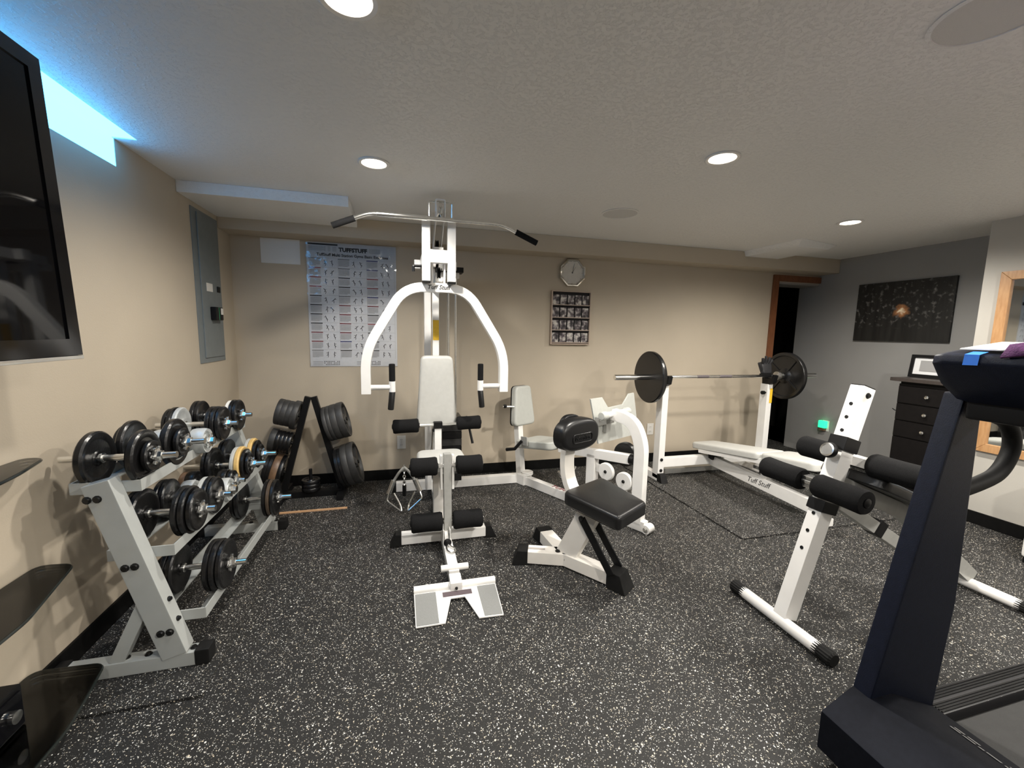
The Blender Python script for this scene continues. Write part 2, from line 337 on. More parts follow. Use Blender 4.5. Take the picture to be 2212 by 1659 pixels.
def foam(parent, p0, p1, r, name='foam_roller'):
    p0, p1 = V(p0), V(p1); L = (p1-p0).length
    prof = [(0.012, 0.004), (r*0.55, 0.0), (r*0.9, 0.003), (r, 0.014), (r*0.965, L*0.3), (r*0.955, L*0.5), (r*0.965, L*0.7), (r, L-0.014), (r*0.9, L-0.003), (r*0.55, L), (0.012, L-0.004)]
    o = MB().lathe(p0, p1-p0, prof, 28).build(name, FOAM, parent)
    for e, sg in ((p0, -1), (p1, 1)):
        d = (p1-p0).normalized()*sg; MB().lathe(e-d*0.004, d, [(0.020, 0), (0.020, 0.006), (0.012, 0.010), (0.001, 0.011)], 16).build('end_cap', BPLAST, o)
    return o
# ================================================================ the room
NX = -1.16   # inner edge of the light well in the ceiling
struct(MB().bx(XL-0.2, XR+0.1, YF-0.1, 5.6, -0.05, 0).build('floor', FLOOR))
cl = MB().bx(NX, XR+0.1, YF-0.1, 5.6, HC, HC+0.22)
cl.bx(XL-0.25, NX, 2.415, 5.6, HC, HC+0.22).bx(XL-0.25, NX, YF-0.1, -0.3, HC, HC+0.22).bx(XL-0.25, NX, -0.3, 2.415, HC+0.2, HC+0.22)
struct(cl.build('ceiling', CEIL))
wl = MB().bx(XL-0.2, XL, YF-0.1, YB+0.25, 0, 2.043)
wl.bx(XL-0.2, XL, 2.425, YB+0.25, 2.043, HC+0.2).bx(XL-0.2, XL, YF-0.1, -0.3, 2.043, HC+0.2)
struct(wl.build('wall_left', WALL))
win = MB().bx(XL-0.020, XL-0.002, -0.3, 2.425, 2.043, HC+0.03).build('window_1', PANE); struct(win)
MB().bx(XL-0.001, NX, -0.3, 2.415, HC+0.004, HC+0.02).build('upper_pane', PANE, win)
# back wall with door opening X 3.98..XR, thickness to Y 3.97
wb = MB().bx(XL-0.2, 3.98, YB, 3.97, 0, HC).bx(3.98, XR, YB, 3.97, 1.925, HC)
struct(wb.build('wall_back', WALL))
struct(MB().bx(XR, XR+0.12, 2.0, 3.972, 0, HC).build('wall_right', WALLR))
struct(MB().bx(XM, XR+0.12, YF-0.1, 2.08, 0, HC).build('wall_right_front', WALLG))
struct(MB().bx(XL-0.2, XM+0.1, YF-0.1, YF, 0, HC).build('wall_front', WALLG))
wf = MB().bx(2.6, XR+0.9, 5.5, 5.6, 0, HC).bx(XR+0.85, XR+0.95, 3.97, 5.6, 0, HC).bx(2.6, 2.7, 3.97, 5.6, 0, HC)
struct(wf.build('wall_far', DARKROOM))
# baseboards
def base(name, x0, x1, y0, y1): struct(MB().bx(x0, x1, y0, y1, 0, 0.092).build(name, BASEB, bevel=0.003))
base('baseboard_left', XL, XL+0.012, YF, YB); base('baseboard_back', XL+0.012, 3.91, YB-0.012, YB)
base('baseboard_right', XR-0.012, XR, 2.08, 3.7); base('baseboard_right_front', XM-0.013, XM, YF, 2.08)
# beam along the back wall, boxed duct at left, boxed-in vent at right
struct(MB().bx(XL, XR, 3.52, YB, 2.02, HC).build('trim_1', WALL, bevel=0.006))
struct(MB().bx(XL, -0.312, 2.962, 3.52, 2.098, HC).build('trim_2', CEIL, bevel=0.004))
d2 = MB().add([(3.30, 3.52, HC), (3.30, 2.90, HC), (3.85, 3.02, HC), (3.85, 3.52, HC), (3.32, 3.52, 2.115), (3.37, 2.99, 2.115), (3.72, 3.0, 2.115), (3.72, 3.52, 2.115)],
              [(0, 1, 5, 4), (1, 2, 6, 5), (2, 3, 7, 6), (4, 5, 6, 7), (0, 3, 2, 1), (3, 0, 4, 7)])
struct(d2.build('trim_3', CEIL, bevel=0.004))
# door casing
dr = MB().bx(3.908, 3.982, YB-0.022, YB, 0, 1.998).build('door_1', CASING, bevel=0.004); struct(dr)
MB().bx(3.982, XR-0.001, YB-0.024, YB, 1.932, 1.998).build('head_casing', CASING, dr, bevel=0.004)
MB().bx(3.982, XR-0.001, YB, 3.968, 1.905, 1.925).build('head_jamb', TRIMG, dr)
MB().bx(3.978, 3.995, YB, 3.968, 0, 1.905).build('side_jamb', CASING, dr)
# ---------------------------------------------------------------- rubber mats
def rmat(label, x0, x1, y0, y1, th=0.011):
    o = MB().bx(x0, x1, y0, y1, 0, th).build('rubber_mat', MATM, bevel=0.002); tag(o, label, 'mat', 'speckled rubber mats')
    return o
rmat('speckled black rubber mat under the dumbbell rack', XL+0.015, -0.705, 1.575, 3.0)
rmat('speckled black rubber mat under the plate tree', -0.86, -0.395, 3.175, 3.70)
rmat('large speckled rubber mat under the barbell bench', 2.15, 3.95, 2.095, 3.62)
tag(MB().bx(-0.855, -0.40, 3.155, 3.17, 0.0, 0.012).build('wood_strip', COPPER, bevel=0.002), 'thin pale wood strip along the front of the mat under the plate tree', 'wood strip')
# ---------------------------------------------------------------- ceiling downlights and speakers
def lamp(x, y, label, k=1.0):
    t = thing('ceiling_light', label, 'light', (x, y, HC), 'recessed ceiling lights')
    MB().lathe((x, y, HC), (0, 0, -1), [(0.060, -0.001), (0.078, 0.0), (0.080, 0.004), (0.074, 0.008), (0.062, 0.006), (0.058, -0.001)], 32).build('trim_ring', TRIMW, t)
    MB().lathe((x, y, HC-0.001), (0, 0, -1), [(0.058, 0.0), (0.052, 0.003), (0.030, 0.006), (0.001, 0.007)], 24).build('bulb', BULB, t)
    l = bpy.data.lights.new('downlight', 'SPOT'); l.energy = LAMP_W*k; l.color = LAMP_C; l.spot_size = math.radians(165); l.spot_blend = 0.62; l.shadow_soft_size = 0.045
    lo = bpy.data.objects.new('lamp_light', l); COL.objects.link(lo); lo.parent = t; lo.location = (0, 0, -0.03)
lamp(-0.12, 2.35, 'round recessed ceiling light above the pulldown bar left of the gym', 0.60)
lamp(-0.12, 1.25, 'round recessed ceiling light at the top edge of the picture', 0.25)
lamp(1.49, 1.77, 'largest lit recessed ceiling light, right of the gym', 1.15)
lamp(3.17, 2.41, 'lit recessed ceiling light nearest the dark forest picture', 0.74)
for x, y, k in ((-0.12, -0.35, 0.45), (1.49, -0.25, 1.75), (3.17, 0.95, 0.85), (3.17, -0.6, 1.0)):
    lamp(x, y, 'recessed ceiling light behind the camera', k)
def speaker(x, y, label):
    t = thing('ceiling_speaker', label, 'speaker', (x, y, HC), 'flush ceiling speakers')
    MB().lathe((x, y, HC), (0, 0, -1), [(0.128, 0), (0.130, 0.003), (0.118, 0.005), (0.117, 0.002)], 40).build('rim', CEIL, t)
    MB().lathe((x, y, HC), (0, 0, -1), [(0.117, 0), (0.117, 0.002), (0.06, 0.0035), (0.001, 0.004)], 40).build('grille', GRILLE, t)
speaker(1.5, 2.75, 'round flush ceiling speaker above the wall clock')
speaker(1.5, 0.83, 'round flush ceiling speaker in the top right corner of the picture')

# ================================================================ things on the walls
# television
t = thing('television', 'large black flat television mounted above glass shelves at left', 'television', (-1.0, 0.9, 1.2))
R = Matrix(((1, 0, 0), (0, 1, 0), (0, 0, 1)))
def tvx(z): return -0.977 - (z-1.216)/(2.078-1.216)*0.03
def tvq(y0, y1, z0, z1, dx0, dx1): return [(tvx(z)+dx, y, z) for dx in (dx0, dx1) for (y, z) in ((y0, z0), (y1, z0), (y1, z1), (y0, z1))]
Q = [(3, 2, 1, 0), (4, 5, 6, 7), (0, 1, 5, 4), (1, 2, 6, 5), (2, 3, 7, 6), (3, 0, 4, 7)]
MB().add(tvq(0.16, 1.62, 1.222, 2.078, -0.05, -0.004), Q).build('housing', BPLAST, t, bevel=0.006)
bz = MB()
for a in ((0.16, 1.62, 1.225, 1.275), (0.16, 1.62, 2.035, 2.078), (0.16, 0.205, 1.275, 2.035), (1.575, 1.62, 1.275, 2.035)): bz.add(tvq(*a, -0.004, 0.006), Q)
bz.build('bezel', BEZEL, t)
MB().add(tvq(0.205, 1.575, 1.275, 2.035, -0.004, 0.001), Q).build('screen', SCREEN, t)
MB().add(tvq(0.16, 1.62, 1.212, 1.224, -0.03, 0.008), Q).build('lower_trim', CHROME, t, bevel=0.002)
MB().bx(XL+0.001, -1.035, 0.75, 1.05, 1.5, 1.8).build('wall_bracket', BPLAST, t)
# electrical panel
t = thing('electrical_panel', 'tall grey electrical breaker panel on the left wall', 'electrical panel', (XL, 3.3, 1.08))
MB().bx(XL, XL+0.006, 3.112, 3.503, 1.081, 2.066).build('cover', PANELG, t, bevel=0.002)
d = MB().bx(XL+0.006, XL+0.014, 3.175, 3.470, 1.115, 2.045).build('panel_door', PANELG, t, bevel=0.002)
MB().bx(XL+0.014, XL+0.0155, 3.243, 3.335, 1.556, 1.61).build('label_sticker', PLATEW, d)
MB().bx(XL+0.014, XL+0.019, 3.405, 3.452, 1.560, 1.60).build('latch', BPLAST, d, bevel=0.002)
t = thing('gadget', 'small black and green gadget stuck on the grey panel', 'gadget', (XL+0.015, 3.33, 1.36))
MB().bx(XL+0.015, XL+0.05, 3.275, 3.325, 1.365, 1.455).build('body', BPLAST, t, bevel=0.006)
MB().bx(XL+0.015, XL+0.048, 3.310, 3.335, 1.367, 1.453).build('green_band', GREEN, t, bevel=0.003)
MB().bx(XL+0.015, XL+0.05, 3.335, 3.395, 1.365, 1.455).build('head', BPLAST, t, bevel=0.008)
MB().bx(XL+0.049, XL+0.052, 3.35, 3.385, 1.405, 1.448).build('lens', PLATEW, t, bevel=0.002)
# paper
tag(MB().bx(-1.045, -0.765, YB-0.004, YB-0.0005, 1.825, 2.016).build('access_cover', PLATEW, bevel=0.001), 'plain white rectangular cover on the back wall beside the poster', 'cover')
# exercise poster
t = thing('exercise_poster', 'laminated exercise chart poster on the back wall', 'poster', (-0.375, YB, 1.01))
x0, x1, z0, z1 = -0.72, -0.03, 1.012, 2.012; ys = YB-0.003
MB().bx(x0, x1, ys, YB-0.0005, z0, z1).build('sheet', PAPER, t)
ux, uz = V((1, 0, 0)), V((0, 0, 1)); yp = ys-0.0012
def quad(mb, a, b, c, d): mb.add([(a, yp, c), (b, yp, c), (b, yp, d), (a, yp, d)], [(0, 1, 2, 3)])
mb = MB(); quad(mb, x0+0.012, x0+0.235, z1-0.022, z1-0.010); mb.build('header_bar', INK, t)
text('title_logo', 'TUFFSTUFF', 0.043, (x0+0.352, yp, z1-0.052), ux, uz, INK, t, sx=1.02, bold=0.0022)
text('title_line', 'TuffStuff Multi Station Gyms Basic Exercises', 0.031, (x0+0.352, yp, z1-0.096), ux, uz, INK, t, bold=0.0007)
fine = MB(); rule = MB(); figs = MB(); rnd = random.Random(3)
for k in range(6):
    z = z1-0.034-k*0.0065; quad(fine, x0+0.016, x0+0.12+rnd.random()*0.02, z, z+0.003)
    quad(fine, x0+0.13, x0+0.145, z, z+0.003); quad(fine, x0+0.16, x0+0.18, z, z+0.003); quad(fine, x0+0.195, x0+0.225, z, z+0.003)
    quad(fine, x1-0.215, x1-0.125, z, z+0.003)
colw = (x1-x0-0.03)/3; rowh = 0.074; ztop = z1-0.122
bars = {0: MB(), 1: MB(), 2: MB(), 3: MB(), 4: MB()}
cset = [[4, 1, 1, 1, 0, 0, 0, 0, 3, 3, 4], [4, 4, 0, 0, 4, 3, 3, 3, 3, 2, 0], [2, 2, 1, 1, 2, 3, 0, 1, 0, 0, 0]]
for c in range(3):
    cx = x0+0.015+c*colw
    quad(rule, cx+colw-0.0012, cx+colw, ztop-11*rowh, ztop)
    for r in range(11):
        zt = ztop-r*rowh; quad(bars[cset[c][r]], cx, cx+0.088, zt-0.009, zt-0.002); quad(rule, cx, cx+colw, zt-0.0009, zt)
        for k in range(8):
            zz = zt-0.018-k*0.0062; quad(fine, cx+0.003, cx+0.003+(0.05+rnd.random()*0.033 if k == 7 else 0.082), zz, zz+0.0034)
        for fx in (0.122, 0.172):
            ox, oz = cx+fx+rnd.uniform(-.004, .004), zt-0.038; a = rnd.uniform(-0.9, 0.9)
            def limb(p, q, w):
                p, q = V(p), V(q); d = (q-p); n = V((-d.y, d.x)).normalized()*w
                figs.add([(ox+e.x, yp, oz+e.y) for e in (p-n, q-n*0.6, q+n*0.6, p+n)], [(0, 1, 2, 3)])
            hx, hz = 0.014*math.sin(a), 0.014*math.cos(a); limb((0, -0.004), (hx, hz), 0.0034); limb((hx, hz), (hx*1.7, hz*1.6), 0.003)
            limb((0, -0.004), (0.011*rnd.choice((-1, 1)), -0.010), 0.003); limb((0.004, -0.006), (0.002+rnd.uniform(-.006, .006), -0.026), 0.0024)
            limb((hx*0.8, hz*0.8), (hx+rnd.choice((-1, 1))*0.015, hz*0.6+0.004), 0.002)
for k in range(3):
    z = z0+0.012+k*0.013
    for j in range(10):
        if rnd.random() < 0.85: quad(bars[0], x0+0.105+j*0.0125, x0+0.112+j*0.0125, z, z+0.006); quad(bars[0], x0+0.43+j*0.0125, x0+0.437+j*0.0125, z, z+0.006)
    quad(fine, x0+0.02, x0+0.095, z, z+0.004); quad(fine, x0+0.36, x0+0.42, z, z+0.004)
fine.build('fine_print', mat('pale_grey_ink', (0.42, 0.42, 0.42), 0.6), t, kind='stuff'); rule.build('ruled_lines', INKG, t); figs.build('figure_drawings', mat('pencil_ink', (0.12, 0.12, 0.125), 0.6), t, kind='stuff')
for k, (nm, m) in enumerate((('black_headings', INK), ('red_headings', INKR), ('blue_headings', INKB), ('dark_red_headings', DRED), ('grey_headings', INKG))): bars[k].build(nm, m, t)
lam = MB(); nx_, nz_ = 14, 20
vs = [(x0-0.004+(x1-x0+0.008)*i/nx_, ys-0.005-0.004*max(0, math.sin(i*1.9+j*0.8))*max(0, (i/nx_-0.55))*max(0, j/nz_-0.55)*6, z0-0.004+(z1-z0+0.006)*j/nz_) for j in range(nz_+1) for i in range(nx_+1)]
lam.add(vs, [(j*(nx_+1)+i, j*(nx_+1)+i+1, (j+1)*(nx_+1)+i+1, (j+1)*(nx_+1)+i) for j in range(nz_) for i in range(nx_)]); lam.build('laminate', CLEAR, t)
# clock
t = thing('wall_clock', 'octagonal wall clock with faceted chrome rim under the beam', 'clock', (1.564, YB, 1.891)); c = V((1.564, YB, 1.888))
MB().lathe(c, (0, -1, 0), [(0.10, 0.001), (0.136, 0.001), (0.140, 0.010), (0.133, 0.034), (0.122, 0.036), (0.112, 0.014), (0.10, 0.010)], 8, phase=math.pi/8).build('rim', RIMC, t, ang=10)
MB().lathe(c, (0, -1, 0), [(0.113, 0.001), (0.113, 0.013), (0.001, 0.0135)], 8, phase=math.pi/8).build('face', CLOCKF, t, ang=10)
for k in range(12):
    a = k*math.pi/6; MB().bar(c+V((math.sin(a)*0.094, -0.0145, math.cos(a)*0.094)), c+V((math.sin(a)*0.106, -0.0145, math.cos(a)*0.106)), 0.004, 0.001, (0, 1, 0)).build('hour_mark', CASEW if k else PLATEW, t)
for a, L in ((math.radians(31), 0.062), (math.radians(13), 0.088)): MB().bar(c+V((0, -0.016, 0)), c+V((math.sin(a)*L, -0.016, math.cos(a)*L)), 0.006, 0.001, (0, 1, 0), w1=0.003).build('hand', INKG, t)
MB().lathe(c, (0, -1, 0), [(0.006, 0.013), (0.006, 0.019), (0.001, 0.02)], 12).build('hub', INK, t)
# card display
t = thing('card_display', 'wall display case with four shelves of small cards under the clock', 'display case', (1.558, YB, 1.217))
x0, x1, z0, z1 = 1.36, 1.757, 1.217, 1.717
MB().bx(x0+0.008, x1-0.008, YB-0.010, YB-0.001, z0+0.008, z1-0.008).build('backing', CASEB, t)
for a in ((x0, x0+0.012, z0, z1), (x1-0.007, x1, z0, z1), (x0+0.012, x1-0.007, z0, z0+0.010), (x0+0.012, x1-0.007, z1-0.008, z1)): MB().bx(a[0], a[1], YB-0.034, YB-0.001, a[2], a[3]).build('frame_rail', CASEW, t, bevel=0.002)
rh = (z1-z0-0.03)/4
for r in range(4):
    zb = z0+0.016+r*rh; MB().bx(x0+0.012, x1-0.007, YB-0.030, YB-0.010, zb, zb+0.007).build('ledge', CASEW, t, bevel=0.001)
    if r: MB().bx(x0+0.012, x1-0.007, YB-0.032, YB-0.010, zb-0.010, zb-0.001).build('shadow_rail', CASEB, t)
    for k in range(5): cxx = x0+0.012+0.0378+k*0.0750; MB().bx(cxx-0.0315, cxx+0.0315, YB-0.019, YB-0.015, zb+0.0075, zb+0.0965).build('card', CARDM, t)
# give every card its own print: random value comes from the object
# outlets
def outlet(x, z, label):
    t = thing('wall_outlet', label, 'outlet', (x, YB, z-0.058), 'white wall outlets')
    MB().bx(x-0.037, x+0.037, YB-0.006, YB-0.0005, z-0.06, z+0.06).build('cover_plate', PLATEW, t, bevel=0.003)
    for dz in (-0.024, 0.024):
        r = MB().lathe((x, YB-0.006, z+dz), (0, -1, 0), [(0.017, 0), (0.017, 0.002), (0.001, 0.0022)], 16).build('receptacle', PLATEW, t)
        for dx in (-0.006, 0.006): MB().bx(x+dx-0.001, x+dx+0.001, YB-0.0088, YB-0.008, z+dz-0.005, z+dz+0.005).build('slot', INK, r)
outlet(-0.005, 0.335, 'white wall outlet left of the gym backrest, low on the back wall'); outlet(2.505, 0.350, 'white wall outlet beside the left bench upright, low on the back wall')
t = thing('wall_outlet', 'white wall outlet holding the green night light', 'outlet', (XR, 3.48, 0.30), 'white wall outlets')
MB().bx(XR-0.006, XR-0.0005, 3.44, 3.515, 0.30, 0.42).build('cover_plate', PLATEW, t, bevel=0.003)
t = thing('night_light', 'glowing green night light plugged in on the right wall', 'night light', (XR-0.006, 3.49, 0.31))
MB().bx(XR-0.045, XR-0.007, 3.465, 3.525, 0.305, 0.335).build('plug_body', BROWNI, t, bevel=0.004)
MB().bx(XR-0.048, XR-0.007, 3.455, 3.535, 0.335, 0.415).build('glowing_shade', NIGHT, t, bevel=0.008)
# forest picture
t = thing('forest_picture', 'dark unframed forest photograph with low sun on the right wall', 'picture', (XR-0.02, 2.892, 1.59))
MB().bx(XR-0.024, XR-0.0005, 2.50, 3.285, 1.308, 1.872).build('canvas', FOREST, t, bevel=0.002)
# mirror
t = thing('wall_mirror', 'large wall mirror in a wide oak frame at the right edge', 'mirror', (XM, 1.2, 0.54))
y0, y1, z0, z1 = 0.5, 1.978, 0.54, 1.802
MB().bx(XM-0.010, XM-0.002, y0+0.03, y1-0.03, z0+0.03, z1-0.03).build('mirror_glass', MIRROR, t)
def fr(poly): return MB().prism([(XM-0.001, a, b) for a, b in poly], (-0.026, 0, 0)).build('frame_rail', OAK, t, bevel=0.004)
w = 0.058
fr([(y0, z0), (y1, z0), (y1-w, z0+w), (y0+w, z0+w)]); fr([(y1, z0), (y1, z1), (y1-w, z1-w), (y1-w, z0+w)]); fr([(y1, z1), (y0, z1), (y0+w, z1-w), (y1-w, z1-w)]); fr([(y0, z1), (y0, z0), (y0+w, z0+w), (y0+w, z1-w)])
# ================================================================ dumbbell rack
YN, YR = 1.76, 2.90
rk = thing('dumbbell_rack', 'three tier grey steel dumbbell rack along the left wall', 'rack', (-0.98, 2.33, 0))
MATZ = 0.011
for yy in (YN, YR):
    sg = -1 if yy == YN else 1
    MB().bar((-1.235, yy, 0.040), (-0.775, yy, 0.040), 0.055, 0.055).build('base_tube', GREYMET, rk, bevel=0.004)
    MB().bx(-0.79, -0.738, yy-0.031, yy+0.031, MATZ, 0.075).build('end_cap', RUBBER, rk, bevel=0.008)
    MB().bx(-1.24, -1.20, yy-0.031, yy+0.031, MATZ, 0.074).build('end_cap', RUBBER, rk, bevel=0.008)
    MB().bar((-0.853, yy, 0.062), (-1.046, yy, 0.765), 0.062, 0.085, (1, 0, 0)).build('upright', GREYMET, rk, bevel=0.004)
    MB().bar((-1.045, yy, 0.062), (-0.935, yy, 0.30), 0.045, 0.045, (1, 0, 0)).build('brace', GREYMET, rk, bevel=0.003)
    for (xa, xb, z) in ((-1.155, -0.943, 0.729), (-1.065, -0.855, 0.464), (-0.975, -0.767, 0.188)):
        MB().bar((xa, yy-sg*0.0345, z), (xb, yy-sg*0.0345, z), 0.006, 0.042).build('shelf_bracket', GREYMET, rk, bevel=0.001)
        bolts(rk, [(xa+0.085, yy+sg*0.032, z-0.022), (xa+0.115, yy+sg*0.032, z-0.02)], (0, sg, 0), 0.011)
    bolts(rk, [(-1.02, yy, 0.068), (-0.95, yy, 0.068), (-0.80, yy, 0.068)], (0, 0, 1), 0.010)
    dvu = V((0.703, 0, 0.193)).normalized()
    for f in (0.18, 0.30): bolts(rk, [V((-0.853, yy, 0.062)).lerp(V((-1.046, yy, 0.765)), f)+dvu*0.044], dvu, 0.008)
for (xa, xb, z) in ((-1.155, -0.943, 0.729), (-1.065, -0.855, 0.464), (-0.975, -0.767, 0.188)):
    for x, s in ((xa, 1), (xb, -1)):
        m = MB().bar((x, YN+0.032, z), (x, YR-0.032, z), 0.005, 0.042); m.bar((x+s*0.022, YN+0.032, z-0.019), (x+s*0.022, YR-0.032, z-0.019), 0.042, 0.005)
        m.build('shelf_rail', GREYMET, rk)
# ---------------------------------------------------------------- dumbbells
def plate_prof(r, t, hub=0.026):
    return [(0.014, t*0.1), (hub, t*0.05), (hub+0.004, t*0.22), (r*0.70, t*0.22), (r*0.76, t*0.06), (r*0.94, 0.0), (r, t*0.22), (r, t*0.78), (r*0.94, t), (r*0.76, t*0.94), (r*0.70, t*0.78), (hub+0.004, t*0.78), (hub, t*0.95), (0.014, t*0.9)]
def dumbbell(x, y, z, label, left, right, half=0.19, grip=0.062, hm=CHROME, tilt=0.0):
    """left/right: plates from the grip outwards, (radius, thickness, material)"""
    t = thing('dumbbell', label, 'dumbbell', (x, y, z), 'dumbbells on the rack')
    MB().cyl((x-half, y, z), (x+half, y, z), 0.0125, 16).build('handle', hm, t)
    for sgn, pl in ((-1, left), (1, right)):
        d = V((sgn, 0, 0)); p = grip
        MB().lathe((x+sgn*(grip-0.012), y, z), d, [(0.0125, 0), (0.019, 0.001), (0.019, 0.010), (0.0125, 0.011)], 16).build('inner_collar', CHROME, t)
        for r, th, m in pl:
            MB().lathe((x+sgn*p, y, z), d, plate_prof(r, th), 36).build('weight_plate', m, t); p += th+0.001
        c = MB().lathe((x+sgn*p, y, z), d, [(0.014, 0), (0.030, 0.001), (0.030, 0.010), (0.020, 0.014), (0.019, 0.026), (0.0125, 0.027)], 6).build('star_collar', CHROME, t, ang=20)
        for k in range(6):
            a = k*math.pi/3; q = V((x+sgn*(p+0.006), y+math.cos(a)*0.030, z+math.sin(a)*0.030)); MB().lathe(q-d*0.005, d, [(0.007, 0), (0.008, 0.003), (0.007, 0.010), (0.001, 0.011)], 8).build('lobe', CHROME, c)
    return t
ST, SM, SB = 0.716, 0.452, 0.176      # tops of the three shelf rails' flanges
I, B = IRON, BROWNI
TX, MX, BX = -1.040, -0.955, -0.868
dumbbell(TX, 1.87, ST+0.104, 'black dumbbell with large plates, nearest on the top shelf', [(0.102, 0.028, I)], [(0.102, 0.028, I), (0.060, 0.02, I)], 0.185)
dumbbell(TX+0.01, 2.075, ST+0.104, 'black dumbbell with large plates, second on the top shelf', [(0.100, 0.026, I), (0.08, 0.02, I)], [(0.102, 0.03, I), (0.062, 0.02, I)], 0.19)
dumbbell(TX+0.03, 2.255, ST+0.062, 'small plain silver dumbbell on the top shelf', [(0.060, 0.05, SILVI)], [(0.060, 0.06, SILVI)], 0.135, 0.05)
dumbbell(TX, 2.50, ST+0.094, 'dumbbell with a silver inner plate on its left on the top shelf', [(0.090, 0.022, SILVI), (0.092, 0.022, I), (0.085, 0.02, I)], [(0.092, 0.021, I), (0.092, 0.021, I), (0.09, 0.021, I)], 0.185)
dumbbell(TX, 2.74, ST+0.092, 'black ribbed dumbbell with a pale inner plate, farthest on the top shelf', [(0.088, 0.022, I), (0.088, 0.022, I)], [(0.086, 0.018, PLATEW), (0.090, 0.02, I), (0.090, 0.02, I)], 0.18)
dumbbell(MX, 1.955, SM+0.104, 'black dumbbell with stepped plates, nearest on the middle shelf', [(0.10, 0.024, I), (0.096, 0.022, I)], [(0.102, 0.022, I), (0.10, 0.022, I), (0.086, 0.022, I)], 0.185, 0.06)
dumbbell(MX, 2.152, SM+0.090, 'black dumbbell with shiny collar, second on the middle shelf', [(0.087, 0.022, I), (0.086, 0.022, I)], [(0.086, 0.018, SILVI), (0.088, 0.02, I), (0.084, 0.02, I)], 0.175, 0.06)
dumbbell(MX+0.02, 2.30, SM+0.060, 'small silver dumbbell between plates on the middle shelf', [(0.058, 0.05, SILVI)], [(0.058, 0.05, SILVI)], 0.12, 0.05)
dumbbell(MX-0.02, 2.423, SM+0.064, 'plain black round headed dumbbell on the middle shelf', [(0.062, 0.04, I), (0.060, 0.026, B)], [(0.062, 0.04, I), (0.056, 0.025, I)], 0.165, 0.05)
dumbbell(MX, 2.588, SM+0.102, 'dumbbell with gold and silver plates, nearer of the two on the middle shelf', [(0.10, 0.024, I), (0.098, 0.02, I)], [(0.098, 0.020, SILVI), (0.100, 0.026, GOLD), (0.085, 0.016, I), (0.06, 0.016, I)], 0.20, 0.045)
dumbbell(MX, 2.792, SM+0.100, 'dumbbell with gold and silver plates, farthest on the middle shelf', [(0.098, 0.024, I), (0.096, 0.02, I)], [(0.096, 0.018, SILVI), (0.098, 0.024, GOLD), (0.085, 0.016, I), (0.06, 0.016, I)], 0.20, 0.045)
dumbbell(BX, 1.985, SB+0.110, 'black dumbbell with three ribbed plates, nearest on the bottom shelf', [(0.10, 0.024, I), (0.096, 0.022, I)], [(0.108, 0.022, I), (0.108, 0.022, I), (0.104, 0.022, I)], 0.19, 0.055)
dumbbell(BX, 2.74, SB+0.112, 'black dumbbell with brown stained plates, farthest on the bottom shelf', [(0.108, 0.024, I), (0.104, 0.022, I)], [(0.110, 0.02, I), (0.110, 0.02, mat('stained_iron', (0.07, 0.05, 0.035), 0.35, noise=0.2)), (0.108, 0.02, I)], 0.20, 0.06)
# ================================================================ plate tree
TY = 3.46
tr = thing('plate_tree', 'black a-frame weight plate tree against the back wall', 'weight tree', (-0.68, TY, 0))
AP = V((-0.675, TY, 0.80))
for sx, xb in ((-1, -0.90), (1, -0.47)):
    MB().bar((xb, TY, 0.035), AP+V((sx*0.02, 0, 0)), 0.045, 0.036, (0, 1, 0)).build('post', BPLAST, tr, bevel=0.003)
    MB().bar((xb, TY-0.16, 0.03), (xb, TY+0.2, 0.03), 0.05, 0.05).build('foot', BPLAST, tr, bevel=0.004)
MB().bar((-0.90, TY-0.02, 0.035), (-0.47, TY-0.02, 0.035), 0.05, 0.05).build('base_bar', BPLAST, tr, bevel=0.003)
MB().cyl((-0.695, TY-0.02, 0.05), (-0.695, TY-0.02, 0.232), 0.012).build('center_peg', BPLAST, tr)
def peg(zf, sx, L, plates, who):
    xb = -0.90 if sx < 0 else -0.47
    p = V((xb, TY, 0.035)).lerp(AP+V((sx*0.02, 0, 0)), zf); d = V((sx*math.cos(0.26), 0, math.sin(0.26)))
    MB().cyl(p, p+d*min(L, 0.036+sum(a[1]+0.001 for a in plates)), 0.013).build('peg', BPLAST, tr)
    s = 0.030
    for k, (r, th, m) in enumerate(plates):
        q = p+d*s
        pos = ('innermost', 'second', 'third', 'fourth', 'fifth', 'sixth')[k] if k < len(plates)-1 else 'outermost'
        o = MB().lathe(q, d, [(0.014, th*0.1), (0.035, th*0.08), (0.04, th*0.3), (r*0.78, th*0.3), (r*0.84, 0.0), (r*0.98, 0), (r, th*0.15), (r, th*0.85), (r*0.98, th), (r*0.90, th), (r*0.86, th*0.45), (0.045, th*0.45), (0.04, th*0.95), (0.014, th*0.95)], 40)
        t = thing('weight_plate', '%s plate on the %s of the plate tree' % (pos, who), 'weight plate', q, 'plates on the tree'); o.build('disc', m, t)
        if sx > 0 and k == len(plates)-1:
            _, a, b = basis(d)
            for j in range(3):
                an = j*2*math.pi/3+0.5; e = a*math.cos(an)+b*math.sin(an); MB().bar(q+d*th*0.62+e*0.03, q+d*th*0.62+e*r*0.87, 0.05, th*0.5, d).build('spoke', m, t)
        s += th+0.001
    return
peg(0.80, -1, 0.24, [(0.112, 0.040, IRONG), (0.10, 0.036, IRONG), (0.10, 0.036, IRONG), (0.10, 0.036, IRONG)], 'upper left peg')
peg(0.52, -1, 0.24, [(0.088, 0.026, I), (0.088, 0.026, I), (0.088, 0.026, I), (0.088, 0.026, I), (0.09, 0.042, IRONG)], 'middle left peg')
peg(0.22, -1, 0.22, [(0.138, 0.030, I), (0.138, 0.045, B), (0.142, 0.026, I), (0.142, 0.026, I)], 'lower left peg')
